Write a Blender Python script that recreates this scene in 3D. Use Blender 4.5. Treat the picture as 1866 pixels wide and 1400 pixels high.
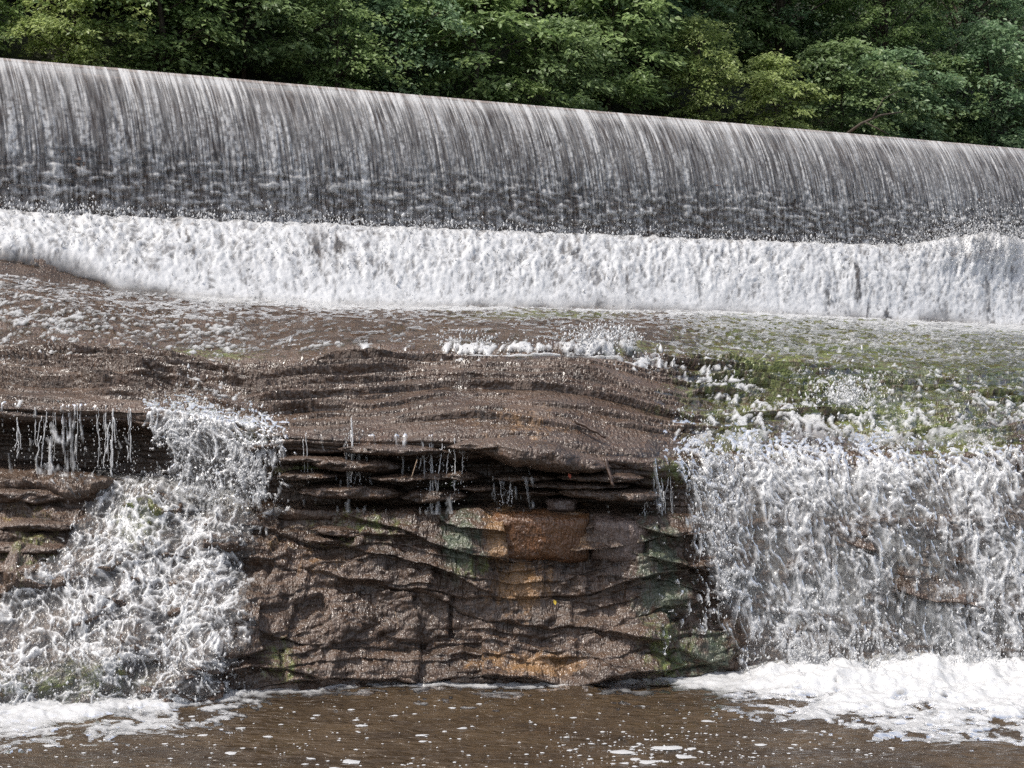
import bpy, math, random
import numpy as np

# ------------------------------------------------------------------ camera, sky, sun, exposure
sc = bpy.context.scene
for o in list(bpy.data.objects):
    bpy.data.objects.remove(o)
COL = sc.collection
FPX, CX, CY = 3052.0, 933.0, 700.0            # focal length and centre in photograph pixels
EYE = 4.4                                     # eye height above the pool
PITCH = math.atan((CY - 576.0) / FPX)
cam_d = bpy.data.cameras.new('camera')
cam = bpy.data.objects.new('camera', cam_d)
COL.objects.link(cam)
cam.location = (0, 0, EYE)
cam.rotation_euler = (math.pi / 2 - PITCH, 0, 0)
cam_d.sensor_width = 36.0
cam_d.lens = 36.0 * FPX / 1866.0
cam_d.clip_start, cam_d.clip_end = 0.2, 3000
sc.camera = cam

SUN_AZ = math.radians(-66)      # measured from the direction towards the camera (-Y), negative = left
SUN_EL = math.radians(63)
sun_vec = np.array([math.sin(SUN_AZ) * math.cos(SUN_EL), -math.cos(SUN_AZ) * math.cos(SUN_EL), math.sin(SUN_EL)])
world = bpy.data.worlds.new('World')
sc.world = world
world.use_nodes = True
wn = world.node_tree
sky = wn.nodes.new('ShaderNodeTexSky')
sky.sky_type = 'NISHITA'
sky.sun_disc = False
sky.sun_elevation = SUN_EL
sky.sun_rotation = math.atan2(sun_vec[0], sun_vec[1])
sky.air_density, sky.dust_density, sky.ozone_density = 1.0, 4.0, 1.0
bg = wn.nodes['Background']
hz_ = wn.nodes.new('ShaderNodeHueSaturation')      # hazy white summer sky
hz_.inputs['Saturation'].default_value = 0.7
wn.links.new(sky.outputs['Color'], hz_.inputs['Color'])
wn.links.new(hz_.outputs['Color'], bg.inputs['Color'])
bg.inputs['Strength'].default_value = 0.15
sd = bpy.data.lights.new('sun', 'SUN')
sd.energy, sd.angle, sd.color = 3.1, math.radians(0.8), (1.0, 0.955, 0.89)
so = bpy.data.objects.new('sun', sd)
COL.objects.link(so)
from mathutils import Vector
so.rotation_euler = Vector(sun_vec).to_track_quat('Z', 'Y').to_euler()
so.location = (-20, -10, 40)
sc.view_settings.view_transform = 'Standard'
sc.view_settings.look = 'None'
sc.view_settings.exposure = 0.45
sc.view_settings.gamma = 1.0
sc.view_settings.use_curve_mapping = False
sc.cycles.transparent_max_bounces = 24
sc.cycles.max_bounces = 6
sc.cycles.diffuse_bounces = 3
sc.cycles.glossy_bounces = 3
sc.cycles.sample_clamp_indirect = 4.0
sc.cycles.sample_clamp_direct = 2.5
sc.cycles.use_denoising = False

# ------------------------------------------------------------------ helpers: projection, noise, meshes
cp, sp_ = math.cos(PITCH), math.sin(PITCH)


def at(px, py, Y):
    px, py, Y = np.broadcast_arrays(np.asarray(px, float), np.asarray(py, float), np.asarray(Y, float))
    dx, dy = (px - CX) / FPX, (CY - py) / FPX
    y = cp + dy * sp_
    z = -sp_ + dy * cp
    t = Y / y
    return np.stack([dx * t, Y, EYE + z * t], -1)


def proj(P):
    x, y, z = P[..., 0], P[..., 1], P[..., 2] - EYE
    d = y * cp - z * sp_
    u = y * sp_ + z * cp
    return CX + FPX * x / d, CY - FPX * u / d


def depth_on(px, py, zw):
    """depth at which the ray through a pixel meets the height zw"""
    dy = (CY - np.asarray(py, float)) / FPX
    y = cp + dy * sp_
    z = -sp_ + dy * cp
    return (zw - EYE) / z * y


_rs = np.random.RandomState(7)
_perm = _rs.permutation(256).astype(np.int32)
_perm = np.concatenate([_perm, _perm, _perm])
_g = _rs.normal(size=(256, 3)).astype(np.float32)
_g /= np.linalg.norm(_g, axis=1, keepdims=True)
_hv = _rs.rand(256).astype(np.float32)


def pn(x, y, z=0.0):
    x, y, z = np.broadcast_arrays(np.asarray(x, np.float32), np.asarray(y, np.float32), np.asarray(z, np.float32))
    xi, yi, zi = np.floor(x).astype(np.int32), np.floor(y).astype(np.int32), np.floor(z).astype(np.int32)
    xf, yf, zf = x - xi, y - yi, z - zi
    u, v, w = (t * t * t * (t * (t * 6 - 15) + 10) for t in (xf, yf, zf))
    flat = not np.any(zf)
    res = []
    for dz in ((0,) if flat else (0, 1)):
        pl = []
        for dy in (0, 1):
            r = []
            for dx in (0, 1):
                h = _perm[_perm[_perm[(xi + dx) & 255] + ((yi + dy) & 255)] + ((zi + dz) & 255)]
                g = _g[h]
                r.append(g[..., 0] * (xf - dx) + g[..., 1] * (yf - dy) + g[..., 2] * (zf - dz))
            pl.append(r[0] + u * (r[1] - r[0]))
        res.append(pl[0] + v * (pl[1] - pl[0]))
    out = res[0] if flat else res[0] + w * (res[1] - res[0])
    return out * 1.6


def fbm(x, y, z=0.0, o=4, g=0.5, l=2.03):
    a, s, t = 1.0, 0.0, 0.0
    for k in range(o):
        s = s + a * pn(np.asarray(x) * l ** k + 17.3 * k, np.asarray(y) * l ** k - 9.1 * k, np.asarray(z) * l ** k)
        t += a
        a *= g
    return s / t * 1.3


def h01(i, j=0):
    i = np.asarray(i).astype(np.int64)
    j = np.asarray(j).astype(np.int64)
    return _hv[_perm[_perm[i & 255] + (j & 255)]]


def sst(a, b, x):
    t = np.clip((np.asarray(x, float) - a) / (b - a), 0, 1)
    return t * t * (3 - 2 * t)


def worley(x, y, seed=0):
    """returns F1, F2, id of nearest cell, offset to it"""
    x, y = np.asarray(x, np.float32), np.asarray(y, np.float32)
    xi, yi = np.floor(x).astype(np.int32), np.floor(y).astype(np.int32)
    f1 = np.full(x.shape, 9., np.float32)
    f2 = f1.copy()
    cid = np.zeros(x.shape, np.int32)
    ox = np.zeros(x.shape, np.float32)
    oy = ox.copy()
    for dx in (-1, 0, 1):
        for dy in (-1, 0, 1):
            h = _perm[_perm[(xi + dx + seed) & 255] + ((yi + dy) & 255)]
            cx = xi + dx + _hv[h]
            cy = yi + dy + _hv[(h + 91) & 255]
            ax, ay = x - cx, y - cy
            d = np.sqrt(ax * ax + ay * ay)
            m = d < f1
            f2 = np.where(m, f1, np.minimum(f2, d))
            f1 = np.where(m, d, f1)
            cid = np.where(m, h, cid)
            ox = np.where(m, ax, ox)
            oy = np.where(m, ay, oy)
    return f1, f2, cid, ox, oy


def gsm(a, s, axis):
    """gaussian smoothing along an axis, edges held"""
    r = int(3 * s + 1)
    k = np.exp(-0.5 * (np.arange(-r, r + 1) / s) ** 2)
    k /= k.sum()
    pad = [(0, 0)] * a.ndim
    pad[axis] = (r, r)
    b = np.pad(a, pad, mode='edge')
    return np.apply_along_axis(lambda q: np.convolve(q, k, 'valid'), axis, b)


def fast_mesh(name, co, faces, smooth=True, attrs=None):
    co = np.ascontiguousarray(co, np.float32).reshape(-1, 3)
    faces = np.ascontiguousarray(faces, np.int32)
    me = bpy.data.meshes.new(name)
    n, k = faces.shape
    me.vertices.add(len(co))
    me.vertices.foreach_set('co', co.ravel())
    me.loops.add(n * k)
    me.loops.foreach_set('vertex_index', faces.ravel())
    me.polygons.add(n)
    me.polygons.foreach_set('loop_start', np.arange(n, dtype=np.int32) * k)
    me.polygons.foreach_set('use_smooth', np.full(n, smooth, bool))
    for a, v in (attrs or {}).items():
        me.attributes.new(a, 'FLOAT', 'POINT').data.foreach_set('value', np.ascontiguousarray(v, np.float32).ravel())
    me.update(calc_edges=True)
    return me


def grid_faces(nr, nc, keep=None):
    i = np.arange(nr * nc).reshape(nr, nc)
    f = np.stack([i[:-1, :-1], i[:-1, 1:], i[1:, 1:], i[1:, :-1]], -1)
    if keep is not None:
        k = keep[:-1, :-1] | keep[:-1, 1:] | keep[1:, 1:] | keep[1:, :-1]
        return f[k]
    return f.reshape(-1, 4)


def compact(co, faces, attrs):
    used = np.unique(faces)
    m = np.zeros(len(co), np.int32)
    m[used] = np.arange(len(used))
    return co[used], m[faces], {k: np.asarray(v).ravel()[used] for k, v in attrs.items()}


def add(name, me, mat, parent=None, label=None, cat=None, group=None, kind=None, loc=None):
    o = bpy.data.objects.new(name, me)
    COL.objects.link(o)
    if mat is not None and me is not None and len(me.materials) == 0:
        me.materials.append(mat)
    if parent is not None:
        o.parent = parent
    if loc is not None:
        o.location = loc
    for k, v in (('label', label), ('category', cat), ('group', group), ('kind', kind)):
        if v:
            o[k] = v
    return o


def grid_normals(P):
    du = np.gradient(P, axis=1)
    dv = np.gradient(P, axis=0)
    n = np.cross(du, dv)
    n /= np.linalg.norm(n, axis=-1, keepdims=True) + 1e-9
    return n


def tube(path, rad, seg=6):
    """closed tapered tube through path points"""
    path = np.asarray(path, float)
    rad = np.broadcast_to(np.asarray(rad, float), (len(path),))
    t = np.gradient(path, axis=0)
    t /= np.linalg.norm(t, axis=1, keepdims=True) + 1e-9
    ref = np.array([0.31, 0.87, 0.38])
    a = np.cross(t, ref)
    a /= np.linalg.norm(a, axis=1, keepdims=True) + 1e-9
    b = np.cross(t, a)
    ang = np.arange(seg) / seg * 2 * math.pi
    co = path[:, None] + rad[:, None, None] * (a[:, None] * np.cos(ang)[None, :, None] + b[:, None] * np.sin(ang)[None, :, None])
    n = len(path)
    i = np.arange(n * seg).reshape(n, seg)
    j = np.roll(i, -1, 1)
    f = np.stack([i[:-1], j[:-1], j[1:], i[1:]], -1).reshape(-1, 4)
    co = np.concatenate([co.reshape(-1, 3), path[:1], path[-1:]])
    c0, c1 = n * seg, n * seg + 1
    caps = [[c0, j[0, k], i[0, k], c0] for k in range(seg)]
    return co, f, (i[0], j[0], i[-1], j[-1], c0, c1)


class Soup:
    """collects triangles"""
    def __init__(s):
        s.co, s.f, s.n, s.at = [], [], 0, []

    def add(s, co, f, a=None):
        co = np.asarray(co, float).reshape(-1, 3)
        f = np.asarray(f, int)
        if f.shape[1] == 4:
            f = np.concatenate([f[:, [0, 1, 2]], f[:, [0, 2, 3]]])
        s.co.append(co)
        s.f.append(f + s.n)
        s.n += len(co)
        if a is not None:
            s.at.append(np.broadcast_to(a, (len(co),)))

    def tube(s, path, rad, seg=6, a=None):
        co, f, (i0, j0, i1, j1, c0, c1) = tube(path, rad, seg)
        s.add(co, f, a)
        base = s.n - len(co)
        s.f.append(np.stack([np.full(seg, c0), j0, i0], -1) + base)
        s.f.append(np.stack([np.full(seg, c1), i1, j1], -1) + base)

    def mesh(s, name, smooth=True, attr=None):
        return fast_mesh(name, np.concatenate(s.co), np.concatenate(s.f), smooth,
                         {attr: np.concatenate(s.at)} if attr else None)


OCT = np.array([[1, 0, 0], [-1, 0, 0], [0, 1, 0], [0, -1, 0], [0, 0, 1], [0, 0, -1]], float)
OCTF = np.array([[0, 2, 4], [2, 1, 4], [1, 3, 4], [3, 0, 4], [2, 0, 5], [1, 2, 5], [3, 1, 5], [0, 3, 5]])


def drops_mesh(name, P, r, stretch=None):
    """water drops: small octahedra, each stretched along its own direction of flight"""
    n = len(P)
    rng = np.random.RandomState(n % 9999)
    r = np.broadcast_to(r, (n,))
    if stretch is None:
        stretch = np.stack([rng.normal(0, .3, n), rng.normal(0, .3, n), -np.ones(n)], -1)
    d = stretch / (np.linalg.norm(stretch, axis=1, keepdims=True) + 1e-9)
    k = 1.0 + rng.rand(n) ** 2 * 2.2
    V = OCT[None] * r[:, None, None] * (0.75 + 0.5 * rng.rand(n, 6, 1))
    al = (V * d[:, None]).sum(-1, keepdims=True)
    V = V + al * d[:, None] * (k[:, None, None] - 1)
    F = OCTF[None] + (np.arange(n) * 6)[:, None, None]
    return fast_mesh(name, (P[:, None] + V).reshape(-1, 3), F.reshape(-1, 3), True)


# ------------------------------------------------------------------ materials
def lin(r, g, b):
    f = lambda c: (c / 255 / 12.92) if c <= 10 else ((c / 255 + 0.055) / 1.055) ** 2.4
    return (f(r), f(g), f(b), 1)


class NT:
    def __init__(s, name):
        s.m = bpy.data.materials.new(name)
        s.m.use_nodes = True
        s.t = s.m.node_tree
        s.t.nodes.clear()
        s.out = s.t.nodes.new('ShaderNodeOutputMaterial')

    def n(s, typ, **kw):
        nd = s.t.nodes.new('ShaderNode' + typ)
        for k, v in kw.items():
            if k.startswith('i_'):
                key = k[2:].replace('_', ' ')
                s.set(nd.inputs[key], v)
            else:
                setattr(nd, k, v)
        return nd

    def set(s, sock, v):
        if isinstance(v, bpy.types.NodeSocket):
            s.t.links.new(v, sock)
        else:
            sock.default_value = v

    def noise(s, vec, scale, detail=4, rough=0.55, dist=0.0):
        return s.n('TexNoise', i_Vector=vec, i_Scale=scale, i_Detail=detail, i_Roughness=rough, i_Distortion=dist).outputs['Fac']

    def mapr(s, v, a, b, c=0.0, d=1.0):
        nd = s.n('MapRange', i_Value=v)
        nd.inputs[1].default_value, nd.inputs[2].default_value = a, b
        nd.inputs[3].default_value, nd.inputs[4].default_value = c, d
        return nd.outputs[0]

    def math(s, op, a, b=0.0):
        nd = s.n('Math', operation=op)
        s.set(nd.inputs[0], a)
        s.set(nd.inputs[1], b)
        return nd.outputs[0]

    def mix(s, f, a, b):
        nd = s.n('Mix', data_type='RGBA')
        s.set(nd.inputs[0], f)
        s.set(nd.inputs[6], a)
        s.set(nd.inputs[7], b)
        return nd.outputs[2]

    def attr(s, name):
        return s.n('Attribute', attribute_name=name).outputs['Fac']

    def pos(s, scale=(1, 1, 1), rot=(0, 0, 0)):
        g = s.n('NewGeometry').outputs['Position']
        mp = s.n('Mapping')
        s.set(mp.inputs['Vector'], g)
        mp.inputs['Scale'].default_value = scale
        mp.inputs['Rotation'].default_value = rot
        return mp.outputs[0]

    def obj(s, scale=(1, 1, 1)):
        g = s.n('TexCoord').outputs['Object']
        mp = s.n('Mapping')
        s.set(mp.inputs['Vector'], g)
        mp.inputs['Scale'].default_value = scale
        return mp.outputs[0]

    def bump(s, h, dist, strength=1.0, normal=None):
        nd = s.n('Bump', i_Height=h, i_Distance=dist, i_Strength=strength)
        if normal is not None:
            s.set(nd.inputs['Normal'], normal)
        return nd.outputs[0]

    def done(s, shader):
        s.t.links.new(shader, s.out.inputs['Surface'])
        return s.m


def rock_material(name='wet_rock', attrs=True, cc=(lin(60, 50, 43), lin(102, 88, 78), lin(80, 61, 48), lin(42, 34, 29))):
    M = NT(name)
    p = M.pos()
    n1 = M.noise(p, 0.9, 6, 0.6)
    n2 = M.noise(p, 7.0, 5, 0.65)
    n3 = M.noise(M.pos((1, 1, 5)), 3.0, 4, 0.6)
    c = M.mix(M.mapr(n1, 0.32, 0.68), cc[0], cc[1])
    c = M.mix(M.mapr(n2, 0.4, 0.75), c, cc[2])
    c = M.mix(M.mapr(n3, 0.52, 0.72), c, cc[3])
    if attrs:
        spread = M.mapr(M.noise(M.pos((1.6, 1.6, .6)), 5.0, 6, 0.75), 0.3, 0.7, -0.6, 0.6)
        oc = M.mapr(M.math('ADD', M.attr('ochre'), M.math('MULTIPLY', spread, 0.9)), 0.3, 0.75)
        oc2 = M.math('MULTIPLY', oc, M.mapr(M.attr('ochre'), 0.02, 0.2))
        c = M.mix(oc2, c, M.mix(n2, lin(98, 72, 50), lin(146, 116, 82)))
        ms = M.mapr(M.math('ADD', M.attr('moss'), M.math('MULTIPLY', spread, 0.8)), 0.35, 0.8)
        ms2 = M.math('MULTIPLY', ms, M.mapr(M.attr('moss'), 0.02, 0.25))
        c = M.mix(M.math('MULTIPLY', ms2, 0.9), c, M.mix(M.mapr(n1, .35, .65), lin(80, 94, 52), lin(118, 126, 72)))
        streakn = M.mapr(M.noise(M.pos((9, 9, 1.1)), 1.0, 5, 0.7), 0.3, 0.7, -0.7, 0.7)
        js = M.math('MULTIPLY', M.mapr(M.math('ADD', M.attr('jade'), M.math('MULTIPLY', streakn, 0.8)), 0.3, 0.85), M.mapr(M.attr('jade'), 0.02, 0.2))
        c = M.mix(M.math('MULTIPLY', js, 0.6), c, M.mix(n2, lin(54, 74, 58), lin(98, 112, 94)))
    film = M.noise(M.pos((26, 15, 10)), 1.0, 2.2, 0.55)
    mid = M.noise(M.pos((1, 1, 1.6)), 8.0, 3, 0.55)
    b = M.bump(mid, 0.06, 0.6)
    b = M.bump(film, 0.06, 0.9, b)
    wet = M.mapr(M.noise(p, 1.4, 4, 0.6), 0.38, 0.62, 0.16, 0.40)
    bs = M.n('BsdfPrincipled', i_Base_Color=c, i_Roughness=wet, i_Normal=b)
    bs.inputs['Specular IOR Level'].default_value = 0.5
    return M.done(bs.outputs[0])


def water_film(name, tint=(0.68, 0.685, 0.69, 1), rough=0.14, bumpd=0.03, scale=(10, 5, 7)):
    """thin running water: clear between the crests, white where air is beaten into it (attribute foam)"""
    M = NT(name)
    nz = M.noise(M.pos(scale), 1.0, 1.5, 0.5)
    b = M.bump(nz, bumpd, 0.9)
    clear = M.n('BsdfTransparent', i_Color=(0.9, 0.89, 0.86, 1))
    gl = M.n('BsdfGlossy', i_Color=(1, 1, 1, 1), i_Roughness=rough, i_Normal=b)
    fr = M.n('Fresnel', i_IOR=1.33, i_Normal=b)
    m1 = M.n('MixShader', i_Fac=fr.outputs[0])
    M.t.links.new(clear.outputs[0], m1.inputs[1])
    M.t.links.new(gl.outputs[0], m1.inputs[2])
    wh = M.n('BsdfPrincipled', i_Base_Color=tint, i_Roughness=0.3, i_Normal=b)
    tr = M.n('BsdfTranslucent', i_Color=tint, i_Normal=b)
    m2 = M.n('MixShader', i_Fac=0.3)
    M.t.links.new(wh.outputs[0], m2.inputs[1])
    M.t.links.new(tr.outputs[0], m2.inputs[2])
    m3 = M.n('MixShader', i_Fac=M.attr('foam'))
    M.t.links.new(m1.outputs[0], m3.inputs[1])
    M.t.links.new(m2.outputs[0], m3.inputs[2])
    return M.done(m3.outputs[0])


def drop_material():
    M = NT('water_drop')
    d = M.n('BsdfPrincipled', i_Base_Color=(0.70, 0.705, 0.71, 1), i_Roughness=0.15)
    t = M.n('BsdfTranslucent', i_Color=(0.70, 0.705, 0.71, 1))
    m = M.n('MixShader', i_Fac=0.35)
    M.t.links.new(d.outputs[0], m.inputs[1])
    M.t.links.new(t.outputs[0], m.inputs[2])
    return M.done(m.outputs[0])


def pool_material():
    M = NT('brown_pool_water')
    p = M.pos((1.0, 2.2, 1))
    c = M.mix(M.mapr(M.noise(p, 0.7, 4), 0.35, 0.7), lin(54, 44, 33), lin(76, 63, 47))
    b = M.bump(M.noise(M.pos((3.5, 8, 1)), 1.0, 4, 0.55, 0.6), 0.09, 0.6)
    b = M.bump(M.noise(M.pos((4, 10, 1)), 1.0, 1.5, 0.5, 0.6), 0.11, 0.9, b)
    bs = M.n('BsdfPrincipled', i_Base_Color=c, i_Roughness=0.09, i_Normal=b, i_IOR=1.33)
    return M.done(bs.outputs[0])


def leaf_material(name, c0, c1):
    M = NT(name)
    v = M.noise(M.obj(), 0.9, 3)
    v2 = M.noise(M.obj(), 9.0, 2)
    c = M.mix(M.mapr(v, 0.35, 0.65), c0, c1)
    c = M.mix(M.mapr(v2, 0.5, 0.8), c, tuple(min(1, x * 1.45) for x in c1[:3]) + (1,))
    d = M.n('BsdfPrincipled', i_Base_Color=c, i_Roughness=0.45)
    t = M.n('BsdfTranslucent', i_Color=c)
    m = M.n('MixShader', i_Fac=0.48)
    M.t.links.new(d.outputs[0], m.inputs[1])
    M.t.links.new(t.outputs[0], m.inputs[2])
    return M.done(m.outputs[0])


def plain(name, c0, c1, scale=4, rough=0.8, bumpd=0.02, stretch=(1, 1, 1), objc=False):
    M = NT(name)
    p = M.obj(stretch) if objc else M.pos(stretch)
    v = M.noise(p, scale, 5, 0.6)
    b = M.bump(v, bumpd, 0.8)
    bs = M.n('BsdfPrincipled', i_Base_Color=M.mix(M.mapr(v, 0.3, 0.7), c0, c1), i_Roughness=rough, i_Normal=b)
    return M.done(bs.outputs[0])


ROCK = rock_material()
ROCKP = rock_material('wet_rock_slab', False)
FILM = water_film('running_water')
FALL = water_film('falling_water', tint=(0.76, 0.765, 0.77, 1), rough=0.15, bumpd=0.010, scale=(16, 16, 9))
DAMF = water_film('dam_water', tint=(0.84, 0.83, 0.81, 1), rough=0.25, bumpd=0.012, scale=(14, 14, 4))
DROP = drop_material()
POOL = pool_material()
DAMSTONE = plain('dam_stone', lin(66, 55, 48), lin(128, 106, 92), 3.0, 0.5, 0.05)
CREST = plain('crest_concrete', lin(112, 92, 80), lin(150, 136, 126), 6.0, 0.35, 0.01)
SOIL = plain('forest_soil', lin(30, 33, 20), lin(52, 56, 34), 1.5, 0.95, 0.1)
BARK = plain('bark', lin(44, 38, 32), lin(86, 76, 64), 8.0, 0.9, 0.02, (3, 3, 0.6), True)
STICK = plain('wet_wood', lin(40, 28, 22), lin(74, 56, 44), 30.0, 0.4, 0.004, (1, 1, 1), True)
DRYTWIG = plain('dry_twig', lin(110, 92, 74), lin(150, 130, 108), 30.0, 0.7, 0.003, (1, 1, 1), True)
YELLOW = plain('yellow_leaf', lin(190, 160, 50), lin(214, 190, 80), 20.0, 0.5, 0.002)
RED = plain('red_leaf', lin(130, 52, 34), lin(170, 80, 56), 20.0, 0.5, 0.002)

# ------------------------------------------------------------------ bedrock: profile stations across the river
COLS = np.array([-350, 0, 120, 240, 360, 480, 580, 700, 800, 880, 1000, 1090, 1180, 1260, 1400, 1600, 1866, 2250], float)
D_DIR = np.array([0.819, 0.574])
D_BACK = np.array([-0.574, 0.819])
D_BASE0 = np.array([-10.4, 34.0])
DAM_BASE_Z, DAM_TOP_Z = EYE + 2.13, EYE + 5.33


def col(vals):
    return np.array(vals, float)


wl = col([1320, 1310, 1300, 1290, 1282, 1265, 1256, 1252, 1250, 1250, 1250, 1250, 1250, 1247, 1240, 1236, 1228, 1220])
wlY = depth_on(COLS, wl, 0.0)
rightfall = sst(1200, 1300, COLS)
wlY = wlY + 0.25 * rightfall
#        -350  0    120   240   360   480   580   700   800   880   1000  1090  1180  1260  1400  1600  1866  2250
mid_py = col([1195, 1195, 1195, 1195, 1190, 1170, 1130, 1110, 1110, 1110, 1110, 1110, 1110, 1110, 1110, 1110, 1110, 1110])
mid_Y = col([18.8, 18.8, 18.9, 19.0, 19.1, 19.5, 19.85, 20.1, 20.15, 20.15, 20.15, 20.15, 20.2, 20.45, 20.75, 20.85, 21.0, 21.2])
sh_py = col([850, 855, 865, 885, 905, 925, 930, 935, 936, 932, 936, 940, 940, 950, 950, 950, 950, 950])
sh_Y = col([21.2, 21.1, 21.0, 20.9, 20.8, 20.7, 20.6, 20.5, 20.45, 20.42, 20.42, 20.45, 20.5, 20.65, 20.85, 20.95, 21.05, 21.2])
lip_py = col([735, 742, 745, 748, 765, 790, 803, 806, 804, 800, 812, 842, 850, 842, 826, 840, 820, 825])
lip_Y = col([21.2, 21.1, 21.05, 21.0, 20.9, 20.8, 20.7, 20.6, 20.55, 20.5, 20.45, 20.45, 20.55, 20.8, 21.05, 21.15, 21.25, 21.4])
rec = col([0.9, 0.9, 0.9, 0.85, 0.6, 0.5, 0.45, 0.45, 0.5, 0.6, 0.6, 0.5, 0.25, 0.12, 0.1, 0.1, 0.1, 0.1])
cr_py = col([628, 636, 640, 648, 664, 674, 665, 656, 651, 648, 646, 650, 657, 662, 668, 674, 680, 685])
cr_Y = lip_Y + col([2.8, 2.7, 2.6, 2.6, 2.6, 2.6, 2.6, 2.6, 2.6, 2.6, 2.6, 2.7, 3.0, 3.4, 3.8, 4.2, 4.6, 5])
step = col([0, 0, 0, 0.0, 0.03, .10, .14, .14, .12, .12, .12, .10, .05, .02, 0, 0, 0, 0])
ab_py = col([478, 503, 519, 532, 543, 551, 556, 560, 562, 564, 566, 568, 570, 572, 576, 586, 598, 608])
kk = (COLS - CX) / FPX
dt = (34 * kk + 10.4) / (0.819 - 0.574 * kk)
dbY = 34 + 0.574 * dt
ab_Y = dbY - 3.2
st = []


def S(Y, z):
    st.append((np.broadcast_to(Y, COLS.shape).astype(float), np.broadcast_to(z, COLS.shape).astype(float)))


zof = lambda py, Y: at(COLS, py, Y)[:, 2]
S(wlY - 0.35, -1.2)
S(wlY, 0.0)
S(mid_Y, zof(mid_py, mid_Y))
zs = zof(sh_py, sh_Y)
S(sh_Y, zs)
zl = zof(lip_py, lip_Y)
S(sh_Y + rec, zs + 0.06)
S(lip_Y + rec * 0.95, zl - 0.30)
S(lip_Y + 0.05, zl - 0.17)
S(lip_Y, zl)
zc = zof(cr_py, cr_Y)
S(lip_Y * 0.55 + cr_Y * 0.45, zl * 0.5 + zc * 0.5 + 0.04)
S(cr_Y, zc)
S(cr_Y + 0.30, zc - 0.10 * (step > 0.02))
S(cr_Y + 0.65, zc + step + 0.02)
za = zof(ab_py, ab_Y)
S(cr_Y * 0.5 + ab_Y * 0.5, (zc + step) * 0.5 + za * 0.5 + 0.06)
S(ab_Y, za)
S(dbY - 0.5, DAM_BASE_Z - 0.05)
S(dbY + 1.5, DAM_BASE_Z - 0.1)
NROW = [6, 64, 100, 14, 34, 18, 14, 60, 70, 12, 14, 34, 36, 16, 4]
NC = 760
PX = np.linspace(-350, 2250, NC)
nodesY = np.array([np.interp(PX, COLS, a) for a, b in st])
nodesZ = np.array([np.interp(PX, COLS, b) for a, b in st])
nodesY = gsm(nodesY, 10, 1)
nodesZ = gsm(nodesZ, 10, 1)
vv = np.concatenate([np.linspace(k, k + 1, n, endpoint=False) for k, n in enumerate(NROW)] + [[len(NROW)]])
NR = len(vv)
i0 = np.minimum(vv.astype(int), len(NROW) - 1)
fr = (vv - i0)[:, None]
BY = nodesY[i0] * (1 - fr) + nodesY[i0 + 1] * fr
BZ = nodesZ[i0] * (1 - fr) + nodesZ[i0 + 1] * fr
BY, BZ = gsm(BY, 1.6, 0), gsm(BZ, 1.6, 0)
wr = sst(1200, 1330, PX)[None] * (sst(5.0, 6.5, vv) * (1 - sst(8.0, 8.8, vv)))[:, None]
BY, BZ = BY * (1 - wr) + gsm(BY, 11, 0) * wr, BZ * (1 - wr) + gsm(BZ, 11, 0) * wr
kx = ((PX - CX) / FPX)[None]
BASE = np.stack([kx * BY, BY, BZ], -1)
BN = -grid_normals(BASE)
if BN[NR // 2 + 60, NC // 2, 2] < 0:
    BN = -BN
BPX, BPY = proj(BASE)
VV = np.broadcast_to(vv[:, None], BY.shape)
X_, Y_, Z_ = BASE[..., 0], BASE[..., 1], BASE[..., 2]

# weights of the zones
w_face = sst(0.4, 1.0, VV) * (1 - sst(7.0, 7.25, VV))
w_low = sst(0.4, 1.0, VV) * (1 - sst(2.9, 3.1, VV))
w_strata = sst(2.6, 3.1, VV) * (1 - sst(7.0, 7.3, VV))
w_slab = sst(7.0, 7.5, VV) * (1 - sst(9.0, 9.3, VV))
w_back = sst(9.6, 10.6, VV) * (1 - sst(12.8, 13.1, VV))
w_apron = sst(13.0, 13.3, VV)

big = fbm(X_ * .5, Y_ * .5, Z_ * .5, 4)
med = fbm(X_ * 2.2, Y_ * 2.2, Z_ * 2.2 + 4, 5, 0.55)
fine = fbm(X_ * 9, Y_ * 9, Z_ * 9, 4, 0.6)
# thin stacked layers in the overhang and the recess
zw = Z_ + 0.10 * fbm(X_ * .45, Y_ * .2, 1.5, 3) + 0.015 * med
L = zw / 0.085 + 1.3 * pn(zw * 3.1, 5.5, 0.5)
lid = np.floor(L)
lf = L - lid
prot = 0.5 + 0.5 * fbm(X_ * 0.9 + lid * 7.13, lid * 3.7, 0.5, 3)
strata = (0.20 * prot - 0.10) - 0.05 * (1 - sst(0.0, 0.22, lf)) - 0.02 * sst(0.85, 1.0, lf)
# plates on the lower face: each overhangs the one below, edges curved and broken
def plates(a, period, key, amp, sx, sharp=.93):
    q = a / period
    i = np.floor(q)
    f = q - i
    br = sst(-0.30, 0.30, fbm(X_ * sx + i * 4.31 + key, i * 2.17 + key, .5, 3))
    return amp * (br * (f ** 1.3) * (1 - sst(sharp, 1.0, f)))


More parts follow.
